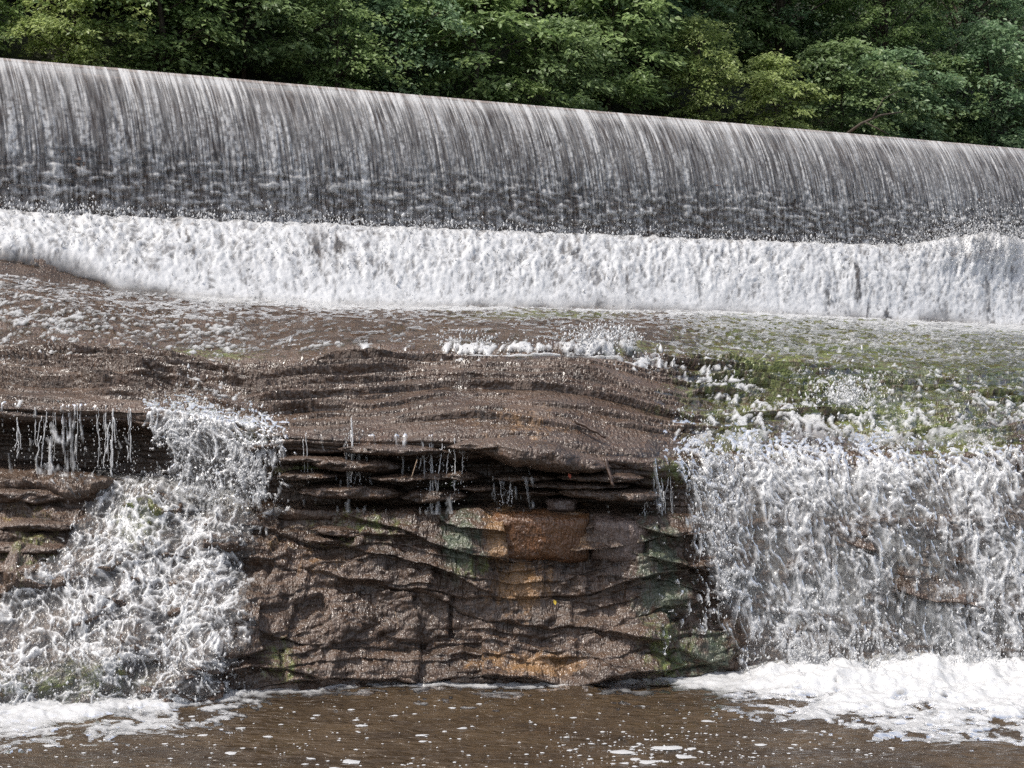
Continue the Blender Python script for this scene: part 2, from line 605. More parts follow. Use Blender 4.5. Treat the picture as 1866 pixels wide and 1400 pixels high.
zq = -Z_ + .30 * fbm(X_ * .42, Z_ * .55, 3.3, 4) + .05 * fbm(X_ * 2.1, Z_ * 2.6, 5.3, 3) + .06 * X_ * np.sin(X_ * .8)
zq2 = -Z_ - .22 * X_ + .34 * fbm(X_ * .5 + 7, Z_ * .6, 8.3, 4)
lowl = plates(zq, .52, 3., .26, .30) + plates(zq2, .36, 19., .15, .5) + plates(zq + .1, .17, 47., .06, .8)
planes = .10 * np.abs(fbm(X_ * .7 + .3 * Z_, Z_ * .9, 12.5, 3)) * 2 + .06 * np.abs(fbm(X_ * 1.5 - .8 * Z_, Z_ * 1.7, 15.5, 3)) * 2
jx = X_ / .75 + .25 * fbm(X_ * 1.3, Z_ * 1.3, 31.5, 3) + .5 * np.floor(zq / .52)
jz = np.floor(zq2 / .36)
blk = (h01(np.floor(jx), np.floor(zq / .52)) - .5) * .20 + (h01(np.floor(jx * 1.7 + jz * .37), jz + 40) - .5) * .11
facet = blk + planes - .12 + .045 * np.abs(fbm(X_ * 3.1, Z_ * 5.5, 22.5, 4)) * 2 + .012 * fbm(X_ * 14, Z_ * 9, 3.5, 3)
# overlapping scale-like ledges on the tilted slab
along = -(Y_ * 0.94 - X_ * 0.06) + 0.32 * fbm(X_ * .30, Y_ * .25, 2.5, 2) + 0.05 * fbm(X_ * 1.1, Y_ * 1.0, 6.5, 3) + .05 * (X_ - .3) ** 2 * .5


def ledges(a, period, key, amp, sx=0.55):
    q = a / period
    i = np.floor(q)
    f = q - i
    br = sst(-0.32, 0.22, fbm(X_ * sx + i * 3.71 + key, i * 1.93 + key, .5, 2))
    return amp * br * f ** 1.3 * (1 - sst(0.94, 1.0, f)), br


s1, b1 = ledges(along, 0.36, 5.0, 0.16)
s2, b2 = ledges(along + 0.05 * X_, 0.19, 31.0, 0.09, 0.75)
slab = s1 + s2
slabmask = 0.45 + 0.55 * sst(-.3, .2, fbm(X_ * .25 + 9, Y_ * .3, .5, 3))

disp = 0.10 * big * (w_face * .7 + w_slab * .8 + w_back * .8)
disp = disp + strata * w_strata * (1 - 0.45 * np.broadcast_to(sst(1150, 1280, PX)[None], VV.shape)) * sst(3.9, 4.1, VV)
disp = disp + (facet + lowl - .12) * w_low
disp = disp + slab * w_slab * slabmask * 1.1 + (slab * .45) * w_back * slabmask
disp = disp + 0.035 * med * (w_face + w_slab * .25 + w_back * .6) + 0.010 * fine * (w_face + w_slab * .6 + w_back)
disp = disp + 0.12 * w_apron * med
RP = BASE + BN * disp[..., None]
RP[..., 1] -= (.55 * slab * slabmask * w_slab)
RP[..., 2] -= .25 * lowl * w_low


def blob(px, py, rx, ry, rot=0.0, p=2.0):
    c, s = math.cos(rot), math.sin(rot)
    dx, dy = BPX - px, BPY - py
    a, b = (dx * c + dy * s) / rx, (-dx * s + dy * c) / ry
    return np.exp(-(a * a + b * b) ** (p / 2))


ochre = np.maximum.reduce([blob(945, 1065, 55, 50), blob(915, 970, 35, 55), blob(1045, 960, 30, 40) * .8, blob(990, 1205, 80, 22), blob(900, 1200, 60, 20) * .6,
                           blob(560, 1000, 120, 70) * .25, blob(40, 950, 70, 60) * .4, blob(960, 780, 110, 40) * .35, blob(1020, 880, 80, 20) * .6])
moss = np.maximum.reduce([.62 * np.broadcast_to(sst(1100, 1350, BPX), BPX.shape) * sst(7.2, 7.8, VV) * (1 - sst(12.9, 13.1, VV)),blob(1215, 1190, 60, 80) * .62, blob(860, 1030, 40, 25) * .7, blob(520, 1200, 45, 60) * .5, blob(250, 940, 60, 60) * .8, blob(120, 1230, 180, 40) * .7,
                          blob(640, 960, 130, 40) * .45, blob(1500, 640, 330, 26) * .85, blob(1150, 640, 90, 18) * .6, blob(1600, 760, 190, 60, .25) * .9,
                          blob(1350, 800, 110, 40) * .7, blob(1750, 800, 130, 40) * .8, blob(1000, 575, 220, 12) * .6, blob(380, 650, 120, 20) * .5,
                          blob(50, 980, 60, 90) * .5, blob(560, 860, 60, 14), blob(820, 885, 40, 20) * .6, blob(1230, 860, 60, 30) * .6,
                          blob(450, 800, 60, 40) * .5, blob(1420, 690, 180, 30, .2) * .8])
jade = np.maximum.reduce([blob(838, 985, 38, 60), blob(1195, 1010, 42, 70), blob(1210, 1080, 50, 70) * .9, blob(1290, 1190, 60, 70) * .8])
rock_me = fast_mesh('bedrock', RP, grid_faces(NR, NC), True, {'moss': moss, 'ochre': ochre, 'jade': jade})
bedrock = add('bedrock', rock_me, ROCK, kind='structure')
bedrock['label'] = 'layered wet brown bedrock stepping down from the dam to the pool'


def base_at(px, v):
    """point and normal of the bedrock at a column px and a station v"""
    c = np.interp(px, PX, np.arange(NC))
    r = np.interp(v, vv, np.arange(NR))
    c0, r0 = np.clip(np.floor(c).astype(int), 0, NC - 2), np.clip(np.floor(r).astype(int), 0, NR - 2)
    a, b = (c - c0)[..., None], (r - r0)[..., None]
    f = lambda A: (A[r0, c0] * (1 - a) + A[r0, c0 + 1] * a) * (1 - b) + (A[r0 + 1, c0] * (1 - a) + A[r0 + 1, c0 + 1] * a) * b
    return f(BASE), f(BN)



# ------------------------------------------------------------------ dam
H_DAM = DAM_TOP_Z - DAM_BASE_Z


def dam_off(s):
    return 0.22 * s + 0.85 * s ** 3


def dam_pt(t, s, out=0.0):
    t, s = np.broadcast_arrays(np.asarray(t, float), np.asarray(s, float))
    o = dam_off(s)
    dds = 0.22 + 2.55 * s * s
    ln = np.sqrt(dds * dds + H_DAM ** 2)
    # outward normal in the (offset, height) plane
    no, nh = -H_DAM / ln, dds / ln
    o2 = o + no * out
    h2 = s * H_DAM + nh * out
    xy = D_BASE0 + t[..., None] * D_DIR + o2[..., None] * D_BACK
    return np.concatenate([xy, (DAM_BASE_Z + h2)[..., None]], -1)


T0, T1 = -6.0, 46.0
dam = bpy.data.objects.new('dam', None)
COL.objects.link(dam)
dam.location = (0, 0, 0)
dam['label'] = 'long curved stone dam with thin water streaming down its whole face'
dam['category'] = 'dam'
tt = np.linspace(T0, T1, 420)
ss = np.linspace(-0.12, 1.0, 60)
G = dam_pt(tt[None], ss[:, None])
rough = 0.05 * fbm(tt[None] * 1.3 + 0 * ss[:, None], ss[:, None] * 6, 0.5, 4)
G = dam_pt(tt[None], ss[:, None], -0.06 + rough * (1 - ss[:, None] * .9))
back = []
for oo, zz in ((dam_off(1.0) + 1.2, DAM_TOP_Z - 0.07), (dam_off(1.0) + 1.6, DAM_BASE_Z - 1)):
    xy = D_BASE0 + tt[:, None] * D_DIR + oo * D_BACK
    back.append(np.concatenate([xy, np.full((len(tt), 1), zz)], 1)[None])
G = np.concatenate([G] + back)
add('wall', fast_mesh('dam_wall', G, grid_faces(*G.shape[:2])), DAMSTONE, dam)
cs = Soup()
prof = [(-0.03, -0.2), (-0.03, -0.01), (0.02, 0.045), (0.5, 0.06), (1.1, 0.05), (1.1, -0.3)]
for a, b in zip(prof[:-1], prof[1:]):
    q = []
    for (po, pz) in (a, b):
        xy = D_BASE0 + tt[:, None] * D_DIR + (dam_off(1.0) + po) * D_BACK
        wob = 0.012 * fbm(tt * 2.0, po * 3.0 + 0 * tt, .5, 3)
        q.append(np.concatenate([xy, (DAM_TOP_Z + pz + wob)[:, None]], 1))
    qq = np.stack(q)
    cs.add(qq.reshape(-1, 3), grid_faces(2, len(tt)))
add('crest_cap', cs.mesh('crest_cap'), CREST, dam)

# rough stones in the lower courses
rng = np.random.RandomState(3)
stone_me = []
for k in range(10):
    q = np.array([[x, y, z] for y in (0, 1) for z in (-1, 1) for x in (-1, 1)], float)
    fr_ = np.array([[-.5, -.5], [.5, -.5], [.5, .5], [-.5, .5]])
    ring0 = np.concatenate([fr_[:, :1], np.full((4, 1), 0.14), fr_[:, 1:]], 1)
    ring1 = np.concatenate([fr_[:, :1] * .98, np.full((4, 1), -0.04), fr_[:, 1:] * .96], 1)
    ring2 = np.concatenate([fr_[:, :1] * .74, np.full((4, 1), -0.12), fr_[:, 1:] * .68], 1)
    ctr = np.array([[0, -0.15, 0]])
    V = np.concatenate([ring0, ring1, ring2, ctr])
    V[4:] += rng.normal(0, 0.045, (9, 3)) * [1, .5, 1]
    F = []
    for r in (0, 4):
        for i in range(4):
            j = (i + 1) % 4
            F += [[r + i, r + j, r + 4 + j], [r + i, r + 4 + j, r + 4 + i]]
    F += [[8 + i, 8 + (i + 1) % 4, 12] for i in range(4)]
    F += [[0, 3, 2], [0, 2, 1]]
    stone_me.append((V, np.array(F)))
stone_data = []
for k, (V, F) in enumerate(stone_me):
    me = fast_mesh('stone', V, F, False)
    me.materials.append(DAMSTONE)
    stone_data.append(me)
ang_dam = math.atan2(D_DIR[1], D_DIR[0])
stones = []
for c in range(12):
    s = 0.0 + c * 0.040
    t = T0 + rng.rand() * .3
    while t < 42:
        w = rng.uniform(0.16, 0.42)
        stones.append((t + w / 2, s, w, c))
        t += w + 0.02
vis = [x for x in stones if -0.5 < x[0] < 34]
vis.sort(key=lambda x: x[0])
near = set(x[:2] for x in vis[:300])
rest = Soup()
for (t, s, w, c) in stones:
    p = dam_pt(t, s, -0.075 + rng.uniform(-.025, .02))
    hgt = 0.040 * H_DAM * rng.uniform(0.85, 1.1)
    slope = math.atan2(0.22 + 2.55 * s * s, H_DAM)
    k = rng.randint(10)
    dep = rng.uniform(.5, .9)
    if (t, s) in near:
        o = bpy.data.objects.new('stone', stone_data[k])
        COL.objects.link(o)
        o.parent = dam
        o.location = p
        o.rotation_euler = (-slope, 0, ang_dam)
        o.scale = (w, dep, hgt)
    else:
        V, F = stone_me[k]
        q = V * [w, dep, hgt]
        ca, sa = math.cos(-slope), math.sin(-slope)
        q = np.stack([q[:, 0], q[:, 1] * ca - q[:, 2] * sa, q[:, 1] * sa + q[:, 2] * ca], 1)
        ca, sa = math.cos(ang_dam), math.sin(ang_dam)
        q = np.stack([q[:, 0] * ca - q[:, 1] * sa, q[:, 0] * sa + q[:, 1] * ca, q[:, 2]], 1)
        rest.add(q + p, F)
ro = add('stone_courses', rest.mesh('stone_courses', False), DAMSTONE, dam, kind='stuff')

# water running down the dam
nt, ns = 1760, 108
tt = np.linspace(-3.0, 39.0, nt)[None]
ss = np.linspace(-0.02, 1.0, ns)[:, None]
sl = ss * 4.0
dn = 1 - ss                                   # 0 at the crest, 1 at the foot
warp = 0.05 * fbm(tt * 1.1, sl * .8, 2.5, 2) * dn
u = tt + warp
r1 = 1 - np.abs(pn(u * 7.5, sl * .20 + 3, .5)) * 3.2
r2 = 1 - np.abs(pn(u * 17.0 + 9, sl * .35, .5)) * 2.6
r3 = pn(u * 26, sl * 2.4, .5)
beat = pn(u * 14, sl * 8.0, .5)
lump = pn(tt * 3.4 + .8 * sl, sl * 7.5, .5) + .6 * pn(tt * 6.5, sl * 13, .5)
streak = np.clip(.55 * np.clip(r1, -.3, 1) + .55 * r2, 0, 1.2)
broad = fbm(tt * .45, sl * .25, 7.7, 3)
thread = lambda f, k, d: sst(.45, .92, 1 - np.abs(pn(u * f + k, sl * d + k, .5 + k)) * 3.2)
fade = lambda f, k: sst(-.45, .45, fbm(u * f + k, sl * .5, 1.5 + k, 2) + .45 * beat * sst(.1, .7, dn))
core = np.maximum.reduce([thread(7.5, 0, .16) * fade(2.0, 3), .8 * thread(11.5, 5, .22) * fade(3.0, 9), .6 * thread(17., 11, .3) * fade(4., 15), .7 * thread(23., 21, .4) * fade(5., 27)])
core = core * (1 - .75 * sst(-.15, .4, pn(u * 13, sl * 13, 3.5)) * sst(.02, .35, dn))
low = sst(.50, .80, dn + 0.06 * fbm(tt * .7, dn * 2, .5, 2))
fo = (0.15 + 0.10 * broad + 0.22 * r3) * (1 - .35 * low) + 0.95 * core * (1 - .35 * low) + low * 0.50 * sst(-.05, .75, lump + .35 * beat + .3 * r3)
fo = fo + 0.25 * sst(.88, .97, ss) * (1 - sst(.972, .985, ss))
fo = np.clip(fo, 0.03, 0.95)
out = 0.035 + 0.022 * streak * sst(0, .15, dn) + 0.006 * r3 * sst(0, .1, dn) + 0.012 * beat * sst(.1, .7, dn) + low * (.02 + 0.04 * lump)
WP = dam_pt(np.broadcast_to(tt, out.shape), np.broadcast_to(ss, out.shape), out + .02)
dw = add('water', fast_mesh('dam_water', WP, grid_faces(ns, nt), True, {'foam': fo}), DAMF, kind='structure')
dw['label'] = 'thin veil of grey streaked water running down the dam face'
# still water above the dam
cr_o = dam_off(1.0)
rv = []
for t, o in ((-60, .95), (70, .95), (70, 40), (-60, 40)):
    xy = D_BASE0 + t * D_DIR + (cr_o + o) * D_BACK
    rv.append([xy[0], xy[1], DAM_TOP_Z + 0.10])
ro = add('reservoir_water', fast_mesh('reservoir_water', np.array(rv), np.array([[0, 1, 2, 3]])), POOL, kind='structure')


# ------------------------------------------------------------------ white water
def lace(u, w, a, b, seed=0.0, o2=2.3):
    """network of bright threads around dark openings, as torn falling water has"""
    k = fbm(u * a * .7 + seed, w * b * .7, 4.4, 2)
    k2 = fbm(u * a * .7 - seed, w * b * .7 + 8, 9.4, 2)
    uu, ww = u * a + .55 * k, w * b + .55 * k2
    r1 = 1 - np.abs(pn(uu, ww, .5 + seed)) * 2.3
    r2 = 1 - np.abs(pn(uu * o2 + 5, ww * o2, 2.5 + seed)) * 2.3
    r3 = 1 - np.abs(pn(uu * o2 * o2, ww * o2 * o2 * .8, 6.5 + seed)) * 2.3
    return .46 * r1 + .34 * r2 + .20 * r3


def torn(u, w, a, b, seed):
    """torn falling sheet: rims round openings, threads and fine froth"""
    k = fbm(u * a * .6 + seed, w * b * .6, 4.4, 3)
    k2 = fbm(u * a * .6 - seed, w * b * .6 + 8, 9.4, 3)
    uu, ww = u * a + .55 * k, w * b + .5 * k2
    rid = lambda q: 1 - np.clip(np.abs(q) * 2.2, 0, 1)
    c1 = worley(uu * 1.5 + seed * 3, ww * 1.5)
    c2 = worley(uu * 3.6 + seed * 5, ww * 3.2 + 3)
    return (.55 * (1 - sst(0, .30, c1[1] - c1[0])) + .40 * (1 - sst(0, .34, c2[1] - c2[0])) + .45 * rid(pn(uu * 1.9 + 5, ww * 1.5, 2.5 + seed)) ** 1.5
            + .45 * rid(pn(uu * 4.1, ww * 2.7, 6.5 + seed)) ** 1.4 + .32 * rid(pn(uu * 8.5, ww * 6, 1.5 + seed)))




def spray(P, N, dens, n, out, rad, rs, down=0.6, up=0.0):
    """scatter drops off a water surface where dens is high"""
    w = dens.ravel().astype(float)
    w = w / w.sum()
    i = rs.choice(len(w), n, p=w)
    p = P.reshape(-1, 3)[i] + N.reshape(-1, 3)[i] * (rs.exponential(out, n)[:, None])
    p = p + rs.normal(0, .03, (n, 3))
    p[:, 2] += rs.exponential(up, n) if up else 0
    r = rad * rs.lognormal(0, .45, n)
    return p, r


# --- the white cascade along the foot of the dam
rs = np.random.RandomState(11)
nc, nr = 900, 104
pxs = np.linspace(-350, 2250, nc)[None]
vs = np.linspace(12.75, 14.06, nr)[:, None]
P, N = base_at(np.broadcast_to(pxs, (nr, nc)), np.broadcast_to(vs, (nr, nc)))
QX, QY = proj(P)
kq = (pxs - CX) / FPX
m_ = (34 * kq + 10.4) / (0.819 - 0.574 * kq) + .30 * (vs - 13) + 0 * vs
w_ = vs * 2.0 + 0 * pxs
lum = fbm(m_ * 1.3, w_ * .9, .5, 4, .6)
lum2 = fbm(m_ * 4.5 + 1.2 * lum, w_ * 2.2 + .8 * fbm(m_ * .6, w_ * .5, 6.1, 3), 3.5, 4, .65) * (.6 + .8 * sst(-.4, .4, fbm(m_ * .5, w_ * .6, 9.1, 3)))
lo_py = np.interp(pxs, [-350, 0, 60, 120, 200, 300, 400, 500, 600, 700, 850, 1000, 1200, 1500, 1600, 1750, 1866, 2250],
                  [440, 466, 470, 484, 512, 530, 544, 553, 560, 563, 562, 560, 570, 575, 586, 594, 602, 610])
edge_lo = sst(-10, 26, (lo_py - QY) + 9 * fbm(m_ * 2.0, w_ * 3, 5.5, 3) + 16 * fbm(m_ * .35, w_ * .8, 1.5, 3) + 4)
gap = lace(m_, w_, 3.4, 1.3, 2.0)
streaky = fbm(m_ * 2.6, w_ * .9, 8.5, 4, .6)
tr_ = torn(m_ - .10 * w_ + .12 * fbm(m_ * .9, w_ * 1.2, 4.2, 3), w_ * 1.0, 1.9, 1.5, 61.0)
holes = sst(.0, .35, fbm(m_ * .8, w_ * .5, 1.5, 3)) * sst(.15, .5, streaky + .35 * fbm(m_ * 9, w_ * 5, 1.1, 3))
fo = sst(-.20, 1.15, tr_ + .35 * lum2 + .25 * fbm(m_ * 14, w_ * 7, 2.9, 3, .65) + .3 * sst(13.35, 13.0, vs) + .12)
fo = np.clip(fo, .30, 1) * (1 - .9 * holes)
mid_v = sst(13.0, 13.55, vs) * (1 - sst(13.85, 14.05, vs))
topcut = sst(-.06, .02, (14.02 - .06 - vs) + .09 * fbm(m_ * 4, 0 * w_, .5, 4, .6) + .05 * fbm(m_ * .6, 0 * w_, 3.5, 2))
fo = fo * edge_lo * topcut
rise = .05 + mid_v * (.14 + .08 * lum) + .045 * lum2 * (.4 + mid_v) + .028 * (tr_ - .9) * mid_v
plume = np.exp(-((QX - 1800) / 110) ** 2) * sst(13.5, 13.9, vs)
frth = fbm(m_ * 12, w_ * 9, 2.1, 3, .6)
rise = rise + .5 * plume * (1 + .4 * lum2) + .022 * frth + .07 * sst(13.7, 14.0, vs) * fbm(m_ * 2.2, w_ * 2, 4.1, 3)
WN = N * .6 + np.array([0.1, -0.35, .55])
WN /= np.linalg.norm(WN, axis=-1, keepdims=True)
W = P + WN * (rise * (0.25 + .75 * edge_lo))[..., None]
f = grid_faces(nr, nc, fo > .03)
co, f, at_ = compact(W.reshape(-1, 3), f, {'foam': fo})
uc = add('white_water', fast_mesh('upper_cascade', co, f, True, at_), FALL, kind='structure')
uc['label'] = 'broad band of bright white water tumbling along the foot of the dam'
p1 = spray(W, WN, fo * sst(13.75, 14.0, vs) * (1 - sst(13.99, 14.06, vs)), 3600, .07, .0105, rs, up=.06)
p2 = spray(W, WN, fo * mid_v, 2500, .05, .010, rs)
p3 = spray(W, WN, fo * plume, 3500, .12, .010, rs, up=.30)
Pd = np.concatenate([p1[0], p2[0], p3[0]])
rd = np.concatenate([p1[1], p2[1], p3[1]])
add('spray', drops_mesh('upper_spray', Pd, rd), DROP, kind='stuff', label='fine white spray thrown up along the top of the white cascade', cat='spray')

# --- running water over the tilted slabs
r0, r1_ = int(np.searchsorted(vv, 6.9)), int(np.searchsorted(vv, 12.99))
sub = slice(r0, r1_)
sm = gsm(gsm(disp[sub], 5, 0), 5, 1)
bx, by = BPX[sub], BPY[sub]
x, y = X_[sub], Y_[sub]
vs = VV[sub]


def bl(px, py, rx, ry, rot=0.0):
    c, s = math.cos(rot), math.sin(rot)
    dx, dy = bx - px, by - py
    return np.exp(-(((dx * c + dy * s) / rx) ** 2 + ((-dx * s + dy * c) / ry) ** 2))


dry = np.maximum.reduce([bl(820, 730, 330, 62), bl(950, 790, 200, 40), bl(700, 690, 260, 28), bl(150, 700, 170, 60) * .8, bl(1000, 690, 170, 30)])
flow = np.clip(1 - dry, 0, 1)
right = sst(1120, 1320, bx)
dens = np.maximum.reduce([
    .55 * bl(340, 640, 130, 15), .6 * bl(420, 640, 60, 10), .45 * bl(180, 590, 40, 8), .55 * bl(640, 638, 220, 7), .75 * bl(850, 636, 70, 10), .8 * bl(960, 636, 60, 9),
    1.0 * bl(1080, 638, 70, 13), .95 * bl(1130, 640, 30, 16), .6 * bl(1190, 665, 110, 20), .7 * bl(380, 775, 95, 34), .75 * bl(450, 765, 70, 24), .45 * bl(200, 690, 200, 50),
    .45 * bl(280, 720, 120, 40), .4 * bl(640, 790, 30, 30), .5 * bl(1540, 745, 70, 26, .5) + .2 * bl(1500, 760, 250, 60),
    right * (.22 + .06 * bl(1500, 620, 400, 30) + .42 * sst(700, 835, by)), .10 * sst(9.7, 10.5, vs) * np.ones_like(bx), .37 * (1 - sst(380, 620, bx)) * np.ones_like(bx), .8 * bl(60, 505, 190, 7, .05),
    .5 * bl(1300, 700, 120, 40, .3), .65 * bl(1310, 800, 120, 30), .5 * bl(730, 660, 300, 3.5), .6 * bl(1700, 600, 200, 10), .7 * bl(700, 545, 120, 6)])
lo2 = np.interp(bx, [-350, 0, 60, 120, 200, 300, 400, 500, 600, 700, 850, 1000, 1200, 1500, 1600, 1750, 1866, 2250],
                [440, 466, 470, 484, 512, 530, 544, 553, 560, 563, 562, 560, 570, 575, 586, 594, 602, 610])
dens = np.maximum(dens, (.35 + .65 * sst(200, 420, bx)) * (.85 - .25 * sst(-.2, .3, fbm(x * .3, y * .3, 6.6, 2))) * np.exp(-((by - lo2 - 2) / (9 + 8 * (bx > 1500))) ** 2))
# white line behind the crest of the central hump
chan = sst(9.0, 9.25, vs) * (1 - sst(9.9, 10.3, vs)) * sst(420, 560, bx) * (1 - sst(1120, 1190, bx))
dens = np.maximum(dens, .8 * chan)
shear = x * .35
fl = lace(x - .12 * y, y, 5.5, 1.7, 1.0) + .35 * fbm(x * 16, y * 6, 1.3, 3, .6)
patchy = fbm(x * .7, y * .45, 3.1, 3)
fo = sst(.92, 1.22, fl + 1.15 * dens + .18 * patchy - .55 * dry)
fo = fo * (1 - right * (1 - sst(7.12, 7.6, vs + .12 * patchy)))
rip = .6 * fbm(x * 4.5 + y * .6, y * 1.7, .5, 3, .6) + .6 * (1 - np.abs(pn(x * 3.5 - y * .5, y * 1.3, 4.5)) * 2.4)
dF = sm + .006 + (.014 + .012 * right) * flow + (.030 + .018 * right) * (rip - .2) + .05 * fo * (.3 + .7 * np.clip(dens, 0, 1)) * (1 - .8 * sst(11.6, 12.2, vs)) - .09 * dry - .012 * (1 - right) * (1 - sst(9.3, 10.3, vs))
dF = dF + .10 * np.maximum(bl(1080, 638, 70, 13), bl(1130, 636, 25, 16)) * np.clip(.4 + fbm(x * 6, y * 3, 1.5, 3), 0, 2)
keep = (dF > disp[sub] - .012) & (vs > 7.05 + .08 * right) & ((fo > .06) | (rip > .25 - .2 * right + .35 * sst(9.6, 10.3, vs)))
W = BASE[sub] + BN[sub] * dF[..., None]
f = grid_faces(*W.shape[:2], keep)
co, f, at_ = compact(W.reshape(-1, 3), f, {'foam': fo * .92})
rw = add('water', fast_mesh('slab_water', co, f, True, at_), FILM, kind='structure')
rw['label'] = 'shallow water running in flecked ripples over the tilted rock slabs'
q1 = spray(W, BN[sub], fo * (dens > .3), 4000, .03, .007, rs, up=.02)
q2 = spray(W, BN[sub], np.maximum(bl(1090, 632, 60, 9), bl(1135, 628, 20, 10)) + .3 * bl(1540, 735, 50, 20) + .4 * bl(860, 632, 60, 6), 1600, .04, .009, rs, up=.07)
add('spray', drops_mesh('slab_spray', np.concatenate([q1[0], q2[0]]), np.concatenate([q1[1], q2[1]])), DROP, kind='stuff',
    label='scattered white drops leaping from the running water on the slabs', cat='spray')


# --- falling curtains
def curtain(name, px0, px1, nc, nr, topv, zend, fwd, thr, mask, seed, amp, a, b, lift=0.04, base_f=0.12):
    pxs = np.linspace(px0, px1, nc)
    PXg = np.broadcast_to(pxs[None], (nr, nc))
    tg = np.linspace(-0.28, 1, nr)[:, None] + 0 * PXg
    lipP, lipN = base_at(pxs, np.full(nc, 7.05))
    on = np.clip(-tg / .28, 0, 1)
    Pb, Nb = base_at(PXg, 7.05 + on * (topv - 7.05))
    ff = np.clip(tg, 0, 1)
    ze = zend(pxs)[None]
    zt = lipP[None, :, 2] + lift + .03
    fwdv = fwd(pxs)[None]
    k = (pxs - CX) / FPX
    tau = (-.22 + np.sqrt(.0484 + 4 * .78 * ff)) / 1.56
    Yf = lipP[None, :, 1] - lift - fwdv * tau
    zf = zt - (zt - ze) * ff
    Pf = np.stack([k[None] * Yf, Yf, zf], -1)
    e = (tg > 0)[..., None]
    P = np.where(e, Pf, Pb + Nb * lift)
    P = gsm(P, 13.0 if px0 > 1000 else 3.0, 0)
    Nn = grid_normals(P)
    if Nn[nr // 2, nc // 2, 1] > 0:
        Nn = -Nn
    X = P[..., 0]
    path = np.cumsum(np.linalg.norm(np.diff(P, axis=0, prepend=P[:1]), axis=-1), axis=0)
    drift = path * .12
    n1 = torn(X - drift, path, a, b, seed)
    n2 = fbm((X - drift) * 2.0, path * .8, seed + .5, 4, .6)
    n3 = fbm((X - drift) * 13, path * 8, seed + 1.5, 3, .65)
    qx, qy = proj(P)
    mk = mask(qx, qy, ff)
    val = n1 * (.75 + .35 * sst(-.3, .3, n2)) + .75 * fbm(X * 1.1, path * .30, seed + 7.1, 3) + .30 * fbm(X * 7, path * .7, seed + 3.1, 3) + .22 * n3 + .15 * n2
    mk = mk * (1 - .75 * sst(-.02, .26, -tg + .16 * n2))
    fo = sst(thr, thr + 1.35, val + 1.7 * (mk - .85))
    filmm = base_f * sst(.35, .8, mk + .3 * n2) * sst(0, .35, tg)
    fo = np.clip(np.maximum(fo, filmm), 0, 1)
    bump = amp * (.6 * n1 - .5 + .9 * n2 + .3 * n3) * sst(-.25, .15, tg)
    W = P + Nn * bump[..., None]
    keep = (fo > .05) & ((fo > .25) | (tg > .02))
    f = grid_faces(nr, nc, keep)
    co, f, at_ = compact(W.reshape(-1, 3), f, {'foam': fo * .95})
    return fast_mesh(name, co, f, True, at_), W, Nn, fo


# right fall
def rmask(qx, qy, ff):
    left = np.interp(qy, [700, 830, 900, 1000, 1080, 1150, 1240, 1300], [1200, 1205, 1215, 1240, 1260, 1290, 1335, 1345])
    m = sst(-45, 95, qx - left + 45 * fbm(qx * .012, qy * .006, 3.5, 3))
    m = m * (.76 - .10 * (1 - sst(.0, .10, ff)) + .12 * np.exp(-((ff - .12) / .10) ** 2) + .20 * sst(.80, 1, ff))
    m = m + .12 * np.exp(-((qx - 1470) / 60) ** 2) - .10 * np.exp(-(((qx - 1650) / 130) ** 2 + ((qy - 1010) / 90) ** 2)) - .08 * np.exp(-(((qx - 1410) / 40) ** 2 + ((qy - 960) / 60) ** 2))
    return m


zero = lambda p: np.full(len(p), -0.02)
me, W1, N1, f1_ = curtain('right_fall_front', 1170, 2250, 560, 280, 7.9, zero, lambda p: np.full(len(p), .80), .20, rmask, 3.0, .055, 3.4, 2.1, .06, .10)
rf = add('waterfall', me, FALL, kind='structure')
rf['label'] = 'wide torn white curtain of water falling into the pool at right'
me, W2, N2, f2_ = curtain('right_fall_back', 1185, 2250, 360, 180, 7.5, zero, lambda p: np.full(len(p), .52), .55, rmask, 13.0, .05, 2.7, 1.1, .03, .20)
b_ = add('back_sheet', me, FALL, rf)
qx, qy = proj(W1)
a1 = spray(W1, N1, f1_ * sst(-.1, .5, f1_), 4500, .05, .0065, rs)
a2 = spray(W1, N1, f1_ * sst(1120, 1220, qy), 2200, .08, .007, rs, up=.06)
a3 = spray(W1, N1, f1_ * (1 - sst(820, 880, qy)), 1500, .04, .007, rs, up=.02)
a4 = spray(W1, N1, f1_ * (qx < 1330), 900, .08, .007, rs)
add('spray', drops_mesh('right_spray', np.concatenate([a[0] for a in (a1, a2, a3, a4)]), np.concatenate([a[1] for a in (a1, a2, a3, a4)])), DROP, kind='stuff',
    label='cloud of drops flying in front of the right waterfall', cat='spray')


# left upper fall
def lmask(qx, qy, ff):
    l = np.interp(qy, [700, 760, 820, 900, 940], [265, 262, 258, 262, 255])
    r = np.interp(qy, [700, 760, 820, 900, 940], [520, 530, 545, 530, 500])
    m = sst(-40, 75, qx - l + 35 * fbm(qx * .03, qy * .02, .5, 2)) * (1 - sst(-150, 60, qx - r + 70 * fbm(qx * .02, qy * .015, 7.5, 3)))
    return m * (.84 + .12 * np.exp(-((qy - 780) / 30) ** 2))


zsh = lambda p: np.interp(p, COLS, zs) - .02
me, W3, N3, f3_ = curtain('left_fall', 215, 560, 300, 190, 7.75, zsh, lambda p: np.full(len(p), .26), .05, lmask, 23.0, .05, 3.2, 2.4, .05, .10)
lf_ = add('waterfall', me, FALL, kind='structure')
lf_['label'] = 'short ragged white fall dropping over the upper ledge at left'

# thin broken veils: the undercut at far left, and the dark ledges left of centre
def vmask(qx, qy, ff):
    m = .41 * (1 - sst(230, 290, qx)) + .16 * fbm(qx * .035, qy * .004, 2.5, 3)
    return m


